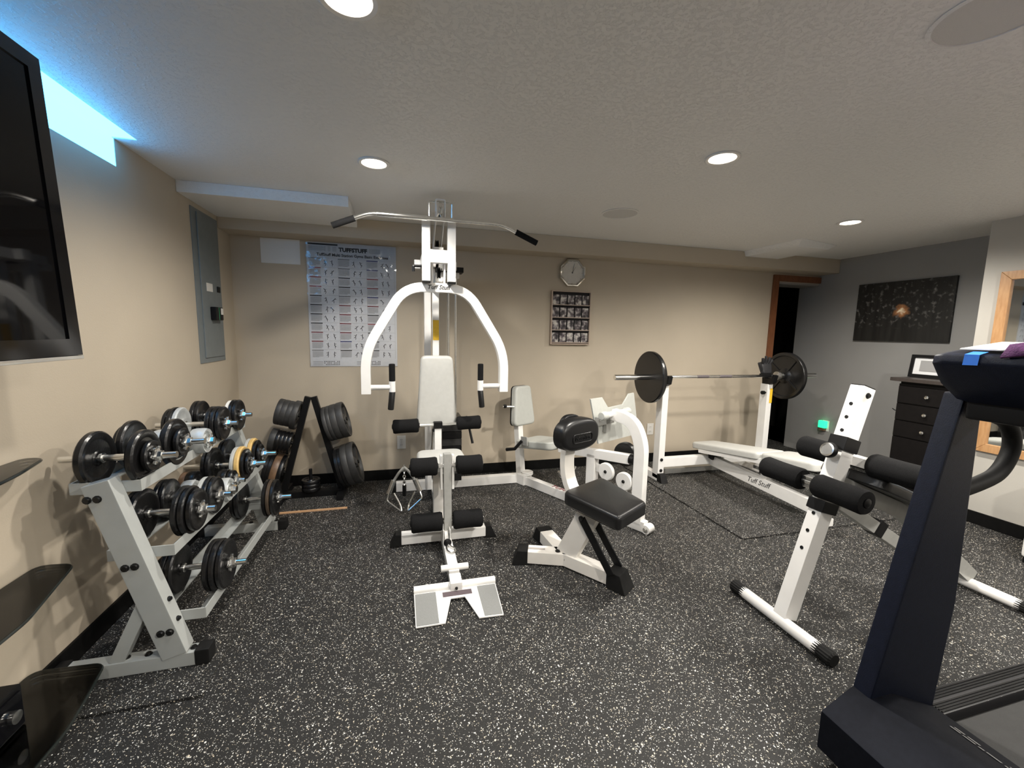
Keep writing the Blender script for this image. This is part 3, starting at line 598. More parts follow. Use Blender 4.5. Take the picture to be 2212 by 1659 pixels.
peg(0.70, 1, 0.24, [(0.138, 0.028, IRONG), (0.138, 0.028, IRONG), (0.14, 0.045, IRONG), (0.142, 0.05, IRONG)], 'upper right peg')
peg(0.24, 1, 0.22, [(0.165, 0.024, I), (0.165, 0.024, I), (0.168, 0.045, IRONG), (0.17, 0.05, IRONG)], 'lower right peg')
for k in range(3):
    z = 0.062+k*0.030; tag(MB().lathe((-0.695, TY-0.02, z), (0, 0, 1), plate_prof(0.068, 0.029), 28).build('small_weight_plate', I), ('lowest', 'middle', 'top')[k]+' small plate on the upright peg at the tree base', 'weight plate', 'small plates on the tree base')
# ================================================================ multi-station gym
G = thing('multi_gym', 'white multi-station home gym with grey pads and press arms', 'gym machine', (0.25, 3.0, 0))
GX = 0.252
def gb(name, p0, p1, w, h, m=WHITE, bv=0.004, upv=(0, 0, 1)): return MB().bar(p0, p1, w, h, upv).build(name, m, G, bevel=bv)
gb('rear_base', (-0.055, 3.43, 0.042), (1.03, 3.43, 0.042), 0.06, 0.075)
gb('spine_tube', (GX, 3.40, 0.040), (GX+0.005, 2.06, 0.040), 0.056, 0.055)
gb('front_stabilizer', (-0.012, 2.53, 0.042), (0.515, 2.53, 0.042), 0.062, 0.062)
for s, x in ((-1, -0.012), (1, 0.515)):
    MB().add([(x, 2.497, 0.004), (x+s*0.07, 2.490, 0.004), (x+s*0.07, 2.570, 0.004), (x, 2.563, 0.004), (x, 2.497, 0.078), (x+s*0.035, 2.50, 0.078), (x+s*0.035, 2.56, 0.078), (x, 2.563, 0.078)], [(0, 1, 2, 3), (4, 5, 6, 7), (0, 1, 5, 4), (1, 2, 6, 5), (2, 3, 7, 6), (3, 0, 4, 7)]).build('rubber_foot', RUBBER, G, bevel=0.003)
for y in (3.43,): MB().bx(-0.09, -0.05, y-0.033, y+0.033, 0.0, 0.082).build('end_cap', RUBBER, G, bevel=0.006)
# foot plate
MB().cyl((0.047, 1.99, 0.030), (0.461, 1.99, 0.030), 0.020, 18).build('foot_bar', WHITE, G)
gb('foot_hinge', (0.256, 2.04, 0.040), (0.256, 1.955, 0.036), 0.060, 0.055)
MB().cyl((0.190, 2.085, 0.072), (0.335, 2.085, 0.072), 0.017, 16).build('heel_bar', WHITE, G)
fp = [(0.048, 1.748), (0.180, 1.748), (0.222, 1.905), (0.290, 1.905), (0.334, 1.748), (0.450, 1.743), (0.461, 1.985), (0.047, 1.985)]
MB().prism([(x, y, 0.004+(y-1.745)*0.06) for x, y in fp], (0, 0, 0.006)).build('foot_plate', WHITE, G, bevel=0.001)
for q in ([(0.052, 1.752), (0.152, 1.752), (0.152, 1.965), (0.052, 1.965)], [(0.362, 1.752), (0.446, 1.748), (0.456, 1.965), (0.362, 1.965)]): MB().prism([(x, y, 0.0102+(y-1.745)*0.06) for x, y in q], (0, 0, 0.0015)).build('grip_pad', mat('grit_pad_grey', (0.22, 0.225, 0.22), 0.8, noise=0.1, nscale=300), G)
MB().prism([(x, y, 0.0102+(y-1.745)*0.06) for x, y in ((0.185, 1.918), (0.33, 1.918), (0.33, 1.953), (0.185, 1.953))], (0, 0, 0.001)).build('warning_sticker', mat('dark_plum_label', (0.10, 0.075, 0.085), 0.5), G)
bolts(G, [(0.256, 1.954, 0.036)], (0, -1, 0), 0.006)
# low pulley, ball stop and snap hook
MB().lathe((GX-0.012, 2.42, 0.075), (1, 0, 0), [(0.005, 0), (0.042, 0), (0.046, 0.004), (0.038, 0.011), (0.046, 0.018), (0.042, 0.022), (0.005, 0.022)], 28).build('low_pulley', WHITE, G)
for s in (-1, 1): MB().bx(GX+s*0.02-0.002, GX+s*0.02+0.002, 2.37, 2.47, 0.06, 0.14).build('pulley_cheek', WHITE, G)
MB().lathe((GX, 2.335, 0.082), (0, -1, 0), [(0.004, -0.022), (0.017, -0.017), (0.024, 0), (0.017, 0.017), (0.004, 0.022)], 20).build('cable_ball', BPLAST, G)
hk = [(GX+0.004, 2.318, 0.080), (GX-0.012, 2.29, 0.080), (GX-0.010, 2.25, 0.078), (GX+0.012, 2.225, 0.076), (GX+0.038, 2.235, 0.076), (GX+0.04, 2.265, 0.078), (GX+0.012, 2.295, 0.081)]
MB().tube(round_path(hk+[hk[0]], 0.014), 0.0045, 8).build('snap_hook', CHROME, G)
# leg developer
gb('leg_arm', (GX+0.012, 2.44, 0.095), (GX+0.012, 2.475, 0.585), 0.046, 0.05, SILVER, upv=(0, 1, 0))
for s in (-1, 1):
    gb('pivot_plate', (GX+0.012+s*0.034, 2.475, 0.36), (GX+0.012+s*0.036, 2.49, 0.572), 0.016, 0.05, WHITE, 0.006, (0, 1, 0))
for z, y, a, b in ((0.512, 2.462, (0.045, 0.205), (0.318, 0.478)), (0.172, 2.436, (0.045, 0.233), (0.296, 0.478))):
    MB().cyl((0.04, y, z), (0.485, y, z), 0.012).build('roller_rod', CHROME, G)
    foam(G, (a[0], y, z), (a[1], y, z), 0.056); foam(G, (b[0], y, z), (b[1], y, z), 0.056)
gb('seat_post', (GX-0.02, 2.70, 0.065), (GX-0.02, 2.70, 0.44), 0.075, 0.05, CREAM, upv=(0, 1, 0))
gb('seat_rail', (GX, 2.50, 0.415), (GX, 3.10, 0.415), 0.05, 0.05, WHITE)
ol = round_poly([(-0.165, 0.0), (0.165, 0.0), (0.155, 0.36), (-0.155, 0.36)], 0.07)
MB().pad((GX, 2.54, 0.44), (1, 0, 0), (0, 1, 0), ol, 0.055, 0.022, crown=0.004).build('seat', VINYL, G)
# column, back pad and thigh rollers
gb('main_column', (GX-0.003, 3.13, 0.06), (GX-0.003, 3.13, 1.80), 0.047, 0.06, WHITE, upv=(0, 1, 0))
gb('rear_column', (GX-0.052, 3.28, 0.06), (GX-0.052, 3.28, 1.80), 0.05, 0.06, WHITE, upv=(0, 1, 0))
MB().bx(GX-0.024, GX+0.019, 3.0975, 3.0995, 1.255, 1.40).build('warning_label', YELLOW, G)
gb('front_post', (GX, 2.99, 0.43), (GX, 2.99, 0.64), 0.05, 0.05, WHITE, upv=(0, 1, 0))
gb('pad_bracket', (GX, 3.10, 0.88), (GX, 3.06, 0.88), 0.06, 0.10, BPLAST)
ol = round_poly([(-0.146, 0), (0.146, 0), (0.112, 0.515), (-0.112, 0.515)], [0.055, 0.055, 0.04, 0.04])
MB().pad((GX-0.004, 3.062, 0.632), (1, 0, 0), (0, -0.04, 1), ol, 0.062, 0.020, crown=0.004).build('back_pad', VINYL, G)
MB().cyl((-0.055, 2.985, 0.645), (0.555, 2.965, 0.660), 0.011).build('roller_rod', CHROME, G)
gb('rod_clamp', (GX, 2.985, 0.625), (GX, 2.985, 0.672), 0.062, 0.056, BPLAST, upv=(0, 1, 0)); bolts(G, [(GX-0.03, 2.98, 0.61), (GX+0.03, 2.98, 0.61)], (0, -1, 0), 0.01)
foam(G, (-0.062, 2.985, 0.645), (0.118, 2.98, 0.65), 0.050); foam(G, (0.388, 2.97, 0.657), (0.562, 2.965, 0.662), 0.050)
# weight stack
for k in range(9): MB().bx(0.315, 0.475, 3.33, 3.53, 0.09+k*0.060, 0.147+k*0.060).build('stack_plate', IRONG if k % 2 else I, G, bevel=0.003)
for x in (0.375, 0.435): MB().cyl((x, 3.43, 0.08), (x, 3.43, 1.80), 0.011).build('guide_rod', CHROME, G)
MB().bx(0.30, 0.49, 3.37, 3.49, 1.785, 1.825).build('rod_cap', BPLAST, G, bevel=0.004)
gb('top_beam', (GX-0.03, 3.43, 1.80), (GX-0.03, 3.05, 1.80), 0.05, 0.06, WHITE); MB().bx(GX-0.05, 0.46, 3.40, 3.46, 1.74, 1.785).build('top_cross', WHITE, G, bevel=0.004)
MB().tube([(0.49, 3.2, 0.66), (0.505, 3.17, 0.60), (0.53, 3.12, 0.46)], [0.008, 0.009, 0.010], 10).build('selector_lever', BPLAST, G)
# upper frame
for x in (0.164, 0.327): gb('upper_post', (x, 2.80, 1.640), (x, 2.80, 2.030), 0.052, 0.052, WHITE, 0.004, (0, 1, 0)); gb('upper_arm', (x, 2.82, 1.79), (x, 3.14, 1.79), 0.05, 0.06, WHITE)
for x in (0.164, 0.327): MB().bx(x-0.026, x+0.026, 2.776, 2.824, 1.630, 1.640).build('post_cap', RUBBER, G)
MB().bx(0.188, 0.303, 2.776, 2.824, 1.757, 1.838).build('cross_plate', WHITE, G, bevel=0.003)
MB().bx(0.10, 0.40, 3.10, 3.16, 1.76, 1.82).build('cross_beam', WHITE, G, bevel=0.004)
for s in (-1, 1): MB().prism([(GX+s*0.026-0.002, y, z) for y, z in ((3.10, 1.80), (3.14, 1.86), (2.80, 2.09), (2.72, 2.09), (2.72, 2.03), (2.80, 2.00))], (0.004, 0, 0)).build('pulley_arm', WHITE, G)
for y, z in ((2.76, 2.055), (3.02, 1.90), (2.90, 1.70)): MB().lathe((GX-0.012, y, z), (1, 0, 0), [(0.005, 0), (0.043, 0), (0.047, 0.004), (0.039, 0.011), (0.047, 0.018), (0.043, 0.022), (0.005, 0.022)], 28).build('pulley', CHROME if y < 2.8 else BPLAST, G)
MB().cyl((GX-0.03, 2.89, 1.86), (GX+0.03, 2.89, 1.86), 0.016).build('bumper', WHITE, G)
MB().tube(round_path([(0.182, 2.745, 2.005), (0.182, 2.735, 2.118), (0.322, 2.735, 2.118), (0.322, 2.745, 2.005)], 0.012, 4), 0.006, 8).build('bar_hook', CHROME, G)
MB().tube(round_path([(0.222, 2.74, 2.06), (0.222, 2.72, 2.128), (0.278, 2.72, 2.128), (0.278, 2.74, 2.06)], 0.01, 4), 0.005, 8).build('cable_guard', WHITE, G)
MB().tube([(GX-0.012, 2.715, 2.05), (GX-0.012, 2.715, 2.00)], 0.003, 6).build('cable', BPLAST, G)
MB().tube([(GX-0.03, 3.03, 0.62), (GX-0.05, 3.0, 0.45)], 0.0025, 6).build('cable', BPLAST, G)
for dx in (-0.02, 0.0, 0.02): MB().tube([(GX+dx, 2.9, 1.74), (GX+dx*0.4, 2.95, 1.64)], 0.003, 6).build('cable', BPLAST, G)
MB().tube(round_path([(0.14, 2.82, 1.735), (0.085, 2.82, 1.735), (0.085, 2.82, 1.70)], 0.006, 3), 0.009, 8).build('adjust_handle', BPLAST, G)
# press arm
PY = 2.855
pth = round_path([(-0.222, PY, 0.902), (-0.222, PY, 1.185), (0.030, PY, 1.605), (0.435, PY, 1.605), (0.700, PY, 1.185), (0.700, PY, 0.902)], 0.13, 8)
MB().sweep(pth, (0, 1, 0), 0.058, 0.060).build('press_arm', WHITE, G, bevel=0.004, ang=40)
for x in (0.205, 0.285): gb('press_link', (x, PY, 1.62), (x, PY-0.01, 1.76), 0.012, 0.05, WHITE, 0.002, (0, 1, 0))
for s, xa, xh in ((1, -0.195, -0.058), (-1, 0.672, 0.535)):
    MB().cyl((xa, PY-0.005, 0.945), (xh, PY-0.01, 0.945), 0.017, 16).build('handle_tube', WHITE, G)
    MB().cyl((xh, PY-0.01, 0.915), (xh, PY-0.01, 0.985), 0.021, 18).build('handle_tee', WHITE, G)
    MB().lathe((xh, PY-0.01, 0.985), (0, 0, 1), [(0.016, 0), (0.020, 0.002), (0.020, 0.112), (0.016, 0.116), (0.001, 0.117)], 18).build('grip', FOAM, G)
    h = MB().lathe((xh, PY-0.01, 0.915), (-s*0.10, -0.02, -1), [(0.018, 0), (0.020, 0.004), (0.020, 0.118), (0.016, 0.122), (0.001, 0.124)], 18).build('lower_grip', BVINYL, G)
text('lettering', 'Tuff Stuff', 0.040, (0.245, PY-0.0302, 1.606), (1, 0, 0), (0, 0, 1), INK, G, shear=0.25, bold=0.0004)
gb('column_lug', (GX, 3.13, 1.62), (GX, 2.87, 1.68), 0.05, 0.06, WHITE)
# ---- lat bar hangs on the machine: own thing
LB = thing('pulldown_bar', 'long chrome pulldown bar with black grips hanging on the gym top', 'exercise bar', (0.25, 2.72, 2.0))
LY = 2.715; zc = 2.010
lp = round_path([(-0.372, LY, 1.925), (-0.172, LY, zc), (0.640, LY, zc), (0.872, LY, 1.915)], 0.05, 6)
MB().tube(lp, 0.0135, 14).build('shaft', CHROME, LB)
for a, b in (((-0.380, 1.9215), (-0.255, 1.974)), ((0.735, 1.9715), (0.880, 1.912))): MB().tube([(a[0], LY, a[1]), (b[0], LY, b[1])], 0.0185, 16).build('grip', FOAM, LB)
MB().lathe((-0.01, LY, zc), (1, 0, 0), [(0.0135, -0.12), (0.0165, -0.118), (0.0165, 0.176), (0.0135, 0.178)], 16).build('sleeve', CHROME, LB)
MB().tube(round_path([(GX-0.03, LY, zc), (GX-0.012, LY, zc+0.04), (GX+0.006, LY, zc)], 0.015, 4), 0.006, 8).build('eye', CHROME, LB)
# ---- leg press station of the same machine
P0 = V((1.03, 3.40, 0)); DR = V((0.53, -1.03, 0)).normalized(); NN = V((-DR.y, DR.x, 0))
def L(s, z, n=0.0): return P0 + DR*s + NN*n + V((0, 0, z))
gb('diagonal_base', L(-0.02, 0.040), L(1.20, 0.040), 0.056, 0.072)
MB().bar(L(-0.06, 0.045), L(0.06, 0.045), 0.10, 0.085).build('corner_joint', WHITE, G, bevel=0.004)
MB().lathe(L(0.03, 0.086, 0.02), (0, 0, 1), [(0.004, 0), (0.05, 0), (0.054, 0.004), (0.046, 0.012), (0.054, 0.02), (0.05, 0.024), (0.004, 0.024)], 28).build('floor_pulley', WHITE, G)
gb('press_seat_post', L(-0.03, 0.08), L(-0.085, 0.60), 0.06, 0.055, WHITE, upv=NN)
ux = NN; uy = (V((0, 0, 1))-DR*0.10).normalized()
ol = round_poly([(-0.128, 0), (0.128, 0), (0.092, 0.350), (-0.092, 0.350)], [0.05, 0.05, 0.04, 0.04])
MB().pad(L(-0.085, 0.505, 0.045), ux, uy, [(p.x, p.y) for p in ol], 0.058, 0.02).build('press_back_pad', VINYLD, G)
MB().pad(L(-0.092, 0.503, 0.045), ux, uy, [(p.x*1.03, p.y*1.01) for p in ol], 0.012, 0.004).build('pad_backing', BPLAST, G)
MB().tube([L(-0.06, 0.68, -0.03), L(-0.10, 0.69, -0.16)], 0.008, 10).build('adjust_pin', CHROME, G)
MB().lathe(L(-0.095, 0.69, -0.13), -NN, [(0.006, 0), (0.016, 0.004), (0.016, 0.02), (0.006, 0.03), (0.001, 0.031)], 14).build('pin_knob', BPLAST, G)
so = round_poly([(-0.15, 0.0), (0.15, 0.0), (0.12, 0.40), (-0.12, 0.40)], 0.06)
MB().pad(L(0.0, 0.405, 0.03), NN, (DR+V((0, 0, 0.14))).normalized(), [(p.x, p.y) for p in so][::-1], 0.065, 0.02).build('press_seat', VINYLD, G)
MB().bar(L(0.10, 0.425, -0.125), L(0.17, 0.432, -0.125), 0.01, 0.072).build('seat_strap', SILVER, G)
MB().tube([L(0.12, 0.43, -0.14), L(0.08, 0.36, -0.18), L(0.0, 0.34, -0.20)], [0.012, 0.014, 0.015], 12).build('seat_lever', BPLAST, G)
gb('carriage_tube', L(0.42, 0.415), L(1.06, 0.475), 0.055, 0.065)
gb('carriage_post', L(0.74, 0.07), L(0.74, 0.44), 0.055, 0.075, WHITE, upv=DR)
ap = round_path([L(1.135, 0.05), L(1.135, 0.60), L(1.06, 0.745), L(0.90, 0.765)], 0.16, 9)
MB().sweep(ap, NN, 0.060, 0.078).build('press_arch', WHITE, G, bevel=0.005, ang=40)
MB().cyl(L(0.90, 0.765, -0.115), L(0.90, 0.765, 0.165), 0.022, 16).build('arch_axle', WHITE, G)
for n, dn in ((-0.115, -1), (0.165, 1)): MB().lathe(L(0.90, 0.765, n), NN*dn, [(0.024, -0.03), (0.030, -0.025), (0.030, 0.02), (0.024, 0.026), (0.001, 0.027)], 18).build('axle_cap', VINYLD, G)
fpz = [(-0.15, 0.873), (-0.015, 0.873), (0.065, 0.79), (0.255, 0.795), (0.33, 0.87), (0.40, 0.872), (0.50, 0.53), (-0.035, 0.535)]
MB().prism([L(0.80, z, n) for n, z in fpz], DR*0.012).build('press_plate', mat('pale_grey_paint', (0.50, 0.51, 0.48), 0.5, noise=0.03), G, bevel=0.002)
MB().bar(L(0.83, 0.62, 0.03), L(0.83, 0.73, 0.03), 0.05, 0.03, DR).build('plate_bracket', SILVER, G); MB().bar(L(0.83, 0.71, -0.09), L(0.83, 0.71, 0.10), 0.03, 0.06).build('plate_bracket', SILVER, G)
for s, z, n, m in ((0.88, 0.345, -0.035, WHITE), (1.03, 0.315, -0.035, WHITE), (1.02, 0.19, -0.035, WHITE)):
    MB().lathe(L(s, z, n), NN, [(0.006, 0), (0.058, 0), (0.064, 0.005), (0.054, 0.014), (0.064, 0.023), (0.058, 0.028), (0.006, 0.028)], 30).build('carriage_pulley', m, G); bolts(G, [L(s, z, n)], -NN, 0.010)
gb('pulley_bracket', L(0.75, 0.345), L(0.90, 0.345), 0.012, 0.06)
MB().lathe(L(0.94, 0.46, 0.10), NN, [(0.01, 0), (0.085, 0), (0.088, 0.01), (0.088, 0.04), (0.08, 0.045), (0.01, 0.045)], 30).build('counterweight', IRON, G)
MB().lathe(L(1.055, 0.475), DR, [(0.02, 0), (0.037, 0.002), (0.037, 0.035), (0.02, 0.04)], 18).build('bumper', BPLAST, G)
MB().cyl(L(1.215, 0.032, -0.032), L(1.215, 0.032, 0.036), 0.03, 24).build('foot_roller', WHITE, G); bolts(G, [L(1.215, 0.032, -0.034)], -NN, 0.014, CHROME)
MB().tube(round_path([L(0.50, 0.26, -0.10), L(0.50, 0.20, -0.06), L(0.50, 0.20, 0.06), L(0.50, 0.26, 0.10)], 0.03), 0.011, 10).build('stirrup', CHROME, G)
text('lettering', 'TUFFSTUFF', 0.058, L(0.52, 0.0775, -0.002), DR, NN, DRED, G, shear=0.2, sx=1.25)
# ---- cable handles hanging at the gym's left
H = thing('cable_handles', 'pair of chrome stirrup handles on a chain beside the gym base', 'handle', (0.02, 3.0, 0))
hx, hy = 0.012, 3.02
MB().tube(round_path([(hx-0.008, hy, 0.335), (hx, hy, 0.352), (hx+0.008, hy, 0.335), (hx, hy, 0.31)], 0.006)+[V((hx-0.008, hy, 0.335))], 0.004, 8).build('snap_ring', CHROME, H)
for k in range(6): MB().lathe((hx, hy, 0.31-k*0.022), (1 if k % 2 else 0, 0 if k % 2 else 1, 0), [(0.006, -0.003), (0.012, -0.003), (0.012, 0.003), (0.006, 0.003), (0.006, -0.003)], 12).build('chain_link', CHROME, H)
for s in (-1, 1):
    MB().tube(round_path([(hx, hy, 0.335), (hx+s*0.035, hy, 0.30), (hx+s*0.075, hy, 0.235)], 0.03), 0.010, 10).build('strap', SILVER, H)
    MB().cyl((hx+s*0.075, hy, 0.24), (hx+s*0.11, hy-0.01, 0.15), 0.019, 14).build('swivel', CHROME, H)
    MB().tube(round_path([(hx+s*0.105, hy, 0.16), (hx+s*0.125, hy-0.02, 0.10), (hx+s*0.02, hy-0.05, 0.018), (hx+s*0.03, hy-0.02, 0.06), (hx+s*0.075, hy, 0.145)], 0.02), 0.007, 8).build('stirrup', CHROME, H)
MB().tube([(hx, hy, 0.20), (hx, hy, 0.12)], 0.014, 10).build('weight', BPLAST, H)
# ================================================================ black stool with back pad
S = thing('exercise_stool', 'white framed utility stool with black padded seat and back', 'stool', (1.0, 1.98, 0))
def sb(name, p0, p1, w, h, m=CREAM, bv=0.004, upv=(0, 0, 1), w1=None, h1=None): return MB().bar(p0, p1, w, h, upv, w1, h1).build(name, m, S, bevel=bv)
J = V((0.895, 2.095, 0.045)); FT = V((1.075, 1.845, 0.045))
sb('spine', J, FT, 0.075, 0.07)
sb('rear_leg', (0.69, 2.175, 0.045), J+V((0.02, -0.005, 0)), 0.085, 0.07)
sb('rear_leg', (0.875, 2.36, 0.045), J+V((0.0, -0.01, 0)), 0.085, 0.07)
MB().bar((0.70, 2.172, 0.0815), (0.79, 2.138, 0.0815), 0.018, 0.002).build('leg_badge', mat('badge_grey', (0.40, 0.37, 0.35), 0.4), S)
def foot(c, d, ln, w, h):
    c, d = V(c), V(d).normalized(); sd = V((-d.y, d.x, 0)); a = c; b = c+d*ln
    MB().add([a-sd*w/2, a+sd*w/2, a+sd*w/2+V((0, 0, h)), a-sd*w/2+V((0, 0, h)), b-sd*w*0.6, b+sd*w*0.6, b-d*ln*0.35+sd*w*0.5+V((0, 0, h)), b-d*ln*0.35-sd*w*0.5+V((0, 0, h))], [(3, 2, 1, 0), (4, 5, 6, 7), (0, 1, 5, 4), (1, 2, 6, 5), (2, 3, 7, 6), (3, 0, 4, 7)]).build('rubber_foot', RUBBER, S, bevel=0.006)
foot((0.70, 2.171, 0.0), (-0.93, 0.36, 0), 0.09, 0.095, 0.085); foot((0.874, 2.35, 0.0), (-0.07, 1, 0), 0.09, 0.095, 0.085)
foot(FT*V((1, 1, 0)) if False else (FT.x-0.012, FT.y+0.02, 0.0), (0.58, -0.81, 0), 0.115, 0.10, 0.092)
sb('post', (0.905, 2.085, 0.06), (1.02, 1.985, 0.40), 0.06, 0.12, CREAM, 0.006, (0.58, -0.81, 0))
for s in (-1, 1):
    sd = V((0.81, 0.58, 0))*s*0.05; sb('strut', V((0.975, 2.0, 0.33))+sd, V((1.075, 1.835, 0.085))+sd, 0.010, 0.040, BPLAST, 0.002, (0.58, -0.81, 0))
    bolts(S, [V((0.975, 2.0, 0.33))+sd*1.15], V((0.81, 0.58, 0))*s, 0.012)
bolts(S, [(0.855, 2.10, 0.082)], (0, 0, 1), 0.012); bolts(S, [(0.89, 2.055, 0.05)], (-0.6, -0.8, 0), 0.013)
sc = [V((0.842, 2.043, 0)), V((0.986, 1.671, 0)), V((1.225, 1.812, 0)), V((1.172, 2.214, 0))]
cen = sum(sc, V((0, 0, 0)))/4
ol = [(p.x, p.y) for p in round_poly([(p-cen)*1.01 for p in sc], [0.06, 0.03, 0.03, 0.06])]
MB().pad((cen.x, cen.y, 0.393), (1, 0, 0), (0, 1, 0), ol, 0.072, 0.022, crown=0.003).build('seat', BVINYL, S)
MB().pad((cen.x, cen.y, 0.383), (1, 0, 0), (0, 1, 0), [(a*0.9, b*0.9) for a, b in ol], 0.012, 0.003).build('seat_board', BPLAST, S)
bk = V((0.966, 2.122, 0)); hd = V((0.40, -0.916, 0)).normalized(); sd = V((-hd.y, hd.x, 0))
bp = round_path([bk+hd*0.10+V((0, 0, 0.385)), bk-hd*0.02+V((0, 0, 0.40)), bk-hd*0.075+V((0, 0, 0.50)), bk-hd*0.085+V((0, 0, 0.60)), bk-hd*0.06+V((0, 0, 0.74))], 0.10, 6)
MB().sweep(bp, sd, 0.080, 0.040).build('back_post', CREAM, S, bevel=0.004, ang=45)
ol = [(0.156*math.copysign(abs(math.cos(a))**0.72, math.cos(a)), 0.092*math.copysign(abs(math.sin(a))**0.8, math.sin(a))) for a in [2*math.pi*k/40 for k in range(40)]]
pc = bk-hd*0.055+V((0, 0, 0.757))
MB().pad(pc, sd, (0, 0, 1), ol, 0.085, 0.030, crown=0.003).build('back_pad', BVINYL, S)
MB().pad(pc-hd*0.028, sd, (0, 0, 1), [(a*0.55, b*0.98+0.012) for a, b in ol], 0.03, 0.008).build('pad_shell', BPLAST, S)
fc = pc+hd*0.0885
lo = round_poly([(-0.078, -0.024), (0.078, -0.024), (0.078, 0.024), (-0.078, 0.024)], 0.02)
rim = [fc+sd*p.x+V((0, 0, p.y-0.014)) for p in lo]; MB().tube(rim+[rim[0]], 0.0025, 6).build('embossed_border', BVINYL, S)
text('embossed_lettering', 'Nautilus', 0.038, fc+V((0, 0, -0.014)), sd, (0, 0, 1), BVINYL, S, ext=0.0022, sx=0.95)

# ================================================================ olympic bench
Bn = thing('weight_bench', 'white olympic bench with uprights and pale grey pads', 'bench', (2.82, 2.75, 0))
BC = 2.82; bz0 = MATZ
def bb(name, p0, p1, w, h, m=WHITE, bv=0.004, upv=(0, 0, 1)): return MB().bar(p0, p1, w, h, upv).build(name, m, Bn, bevel=bv)
for x in (2.255, 3.395):
    bb('upright', (x, 3.20, bz0+0.02), (x, 3.20, 0.88), 0.060, 0.085, WHITE, 0.004, (0, 1, 0))
    bb('upright_foot', (x-0.0, 3.50, bz0+0.03), (x, 3.16, bz0+0.03), 0.06, 0.06)
    MB().add([(x-0.032, 3.165, bz0), (x+0.032, 3.165, bz0), (x+0.032, 3.165, 0.085), (x-0.032, 3.165, 0.085), (x-0.034, 3.085, bz0), (x+0.034, 3.085, bz0), (x+0.030, 3.12, 0.080), (x-0.030, 3.12, 0.080)], [(3, 2, 1, 0), (4, 5, 6, 7), (0, 1, 5, 4), (1, 2, 6, 5), (2, 3, 7, 6), (3, 0, 4, 7)]).build('rubber_foot', RUBBER, Bn, bevel=0.004)
    bolts(Bn, [(x, 3.155, 0.21), (x, 3.155, 0.11)], (0, -1, 0), 0.012)
    hk = [(3.165, 0.875), (3.235, 0.875), (3.245, 1.00), (3.215, 0.99), (3.205, 0.935), (3.14, 0.93), (3.125, 0.975), (3.10, 0.97), (3.115, 0.90)]
    MB().prism([(x-0.022, y, z) for y, z in hk], (0.044, 0, 0)).build('bar_hook', BPLAST, Bn, bevel=0.003)
MB().bx(3.427, 3.4285, 3.165, 3.235, 0.70, 0.84).build('warning_label', YELLOW, Bn); MB().bx(3.365+0.03, 3.425, 3.1555, 3.157, 0.70, 0.84).build('warning_label', YELLOW, Bn)
MB().lathe((3.36, 3.17, 0.80), (-1, 0, 0), [(0.006, 0), (0.010, 0.01), (0.018, 0.02), (0.018, 0.045), (0.001, 0.05)], 14).build('pop_pin', BPLAST, Bn)
bb('rear_crossbar', (2.285, 3.20, 0.175), (3.365, 3.20, 0.175), 0.055, 0.085)
bb('main_boom', (BC, 3.23, 0.172), (BC, 2.10, 0.130), 0.052, 0.095)
bb('front_post', (BC, 2.13, bz0+0.04), (BC, 2.13, 0.14), 0.05, 0.06, WHITE, 0.004, (0, 1, 0))
bb('front_foot', (BC-0.03, 2.125, bz0+0.03), (BC+0.10, 2.125, bz0+0.03), 0.055, 0.055)
bb('lower_brace', (2.40, 3.32, 0.045), (3.25, 3.32, 0.045), 0.05, 0.05, SILVER)
for x in (BC-0.115, BC+0.115): bb('pad_rail', (x, 3.22, 0.255), (x, 2.52, 0.365), 0.03, 0.04, WHITE, 0.003)
bb('seat_support', (BC+0.02, 2.62, 0.14), (BC+0.02, 2.55, 0.37), 0.06, 0.06, WHITE, 0.004, (0, 1, 0)); bolts(Bn, [(BC-0.01, 2.60, 0.25)], (-1, 0, 0), 0.01)
bb('rear_support', (BC, 3.16, 0.19), (BC, 3.14, 0.28), 0.10, 0.06, BPLAST, 0.004, (0, 1, 0)); bolts(Bn, [(BC-0.028, 3.15, 0.20)], (-1, 0, 0), 0.012)
def bpad(name, ya, za, yb, zb, wa, wb, th):
    ln = math.hypot(yb-ya, zb-za); d = V((0, yb-ya, zb-za)).normalized()
    ol = round_poly([(-wa/2, 0), (wa/2, 0), (wb/2, ln), (-wb/2, ln)], 0.05)
    MB().pad((BC, ya, za), (-1, 0, 0), d, [(p.x, p.y) for p in ol], th, 0.022, crown=0.003).build(name, VINYL, Bn)
bpad('back_pad', 3.32, 0.255, 2.535, 0.372, 0.27, 0.29, 0.058); bpad('seat_pad', 2.525, 0.372, 2.06, 0.435, 0.29, 0.34, 0.062)
MB().bar((BC, 2.50, 0.362), (BC, 2.09, 0.418), 0.22, 0.014).build('seat_board', BPLAST, Bn)
MB().bx(2.2235, 2.225, 3.16, 3.24, 0.86, 0.868).build('paint_chip', SILVER, Bn)
tx = text('lettering', 'Tuff Stuff', 0.060, (BC-0.0268, 2.63, 0.150), (0, -1, 0.037), (0, 0.037, 1), INK, Bn, shear=0.3)
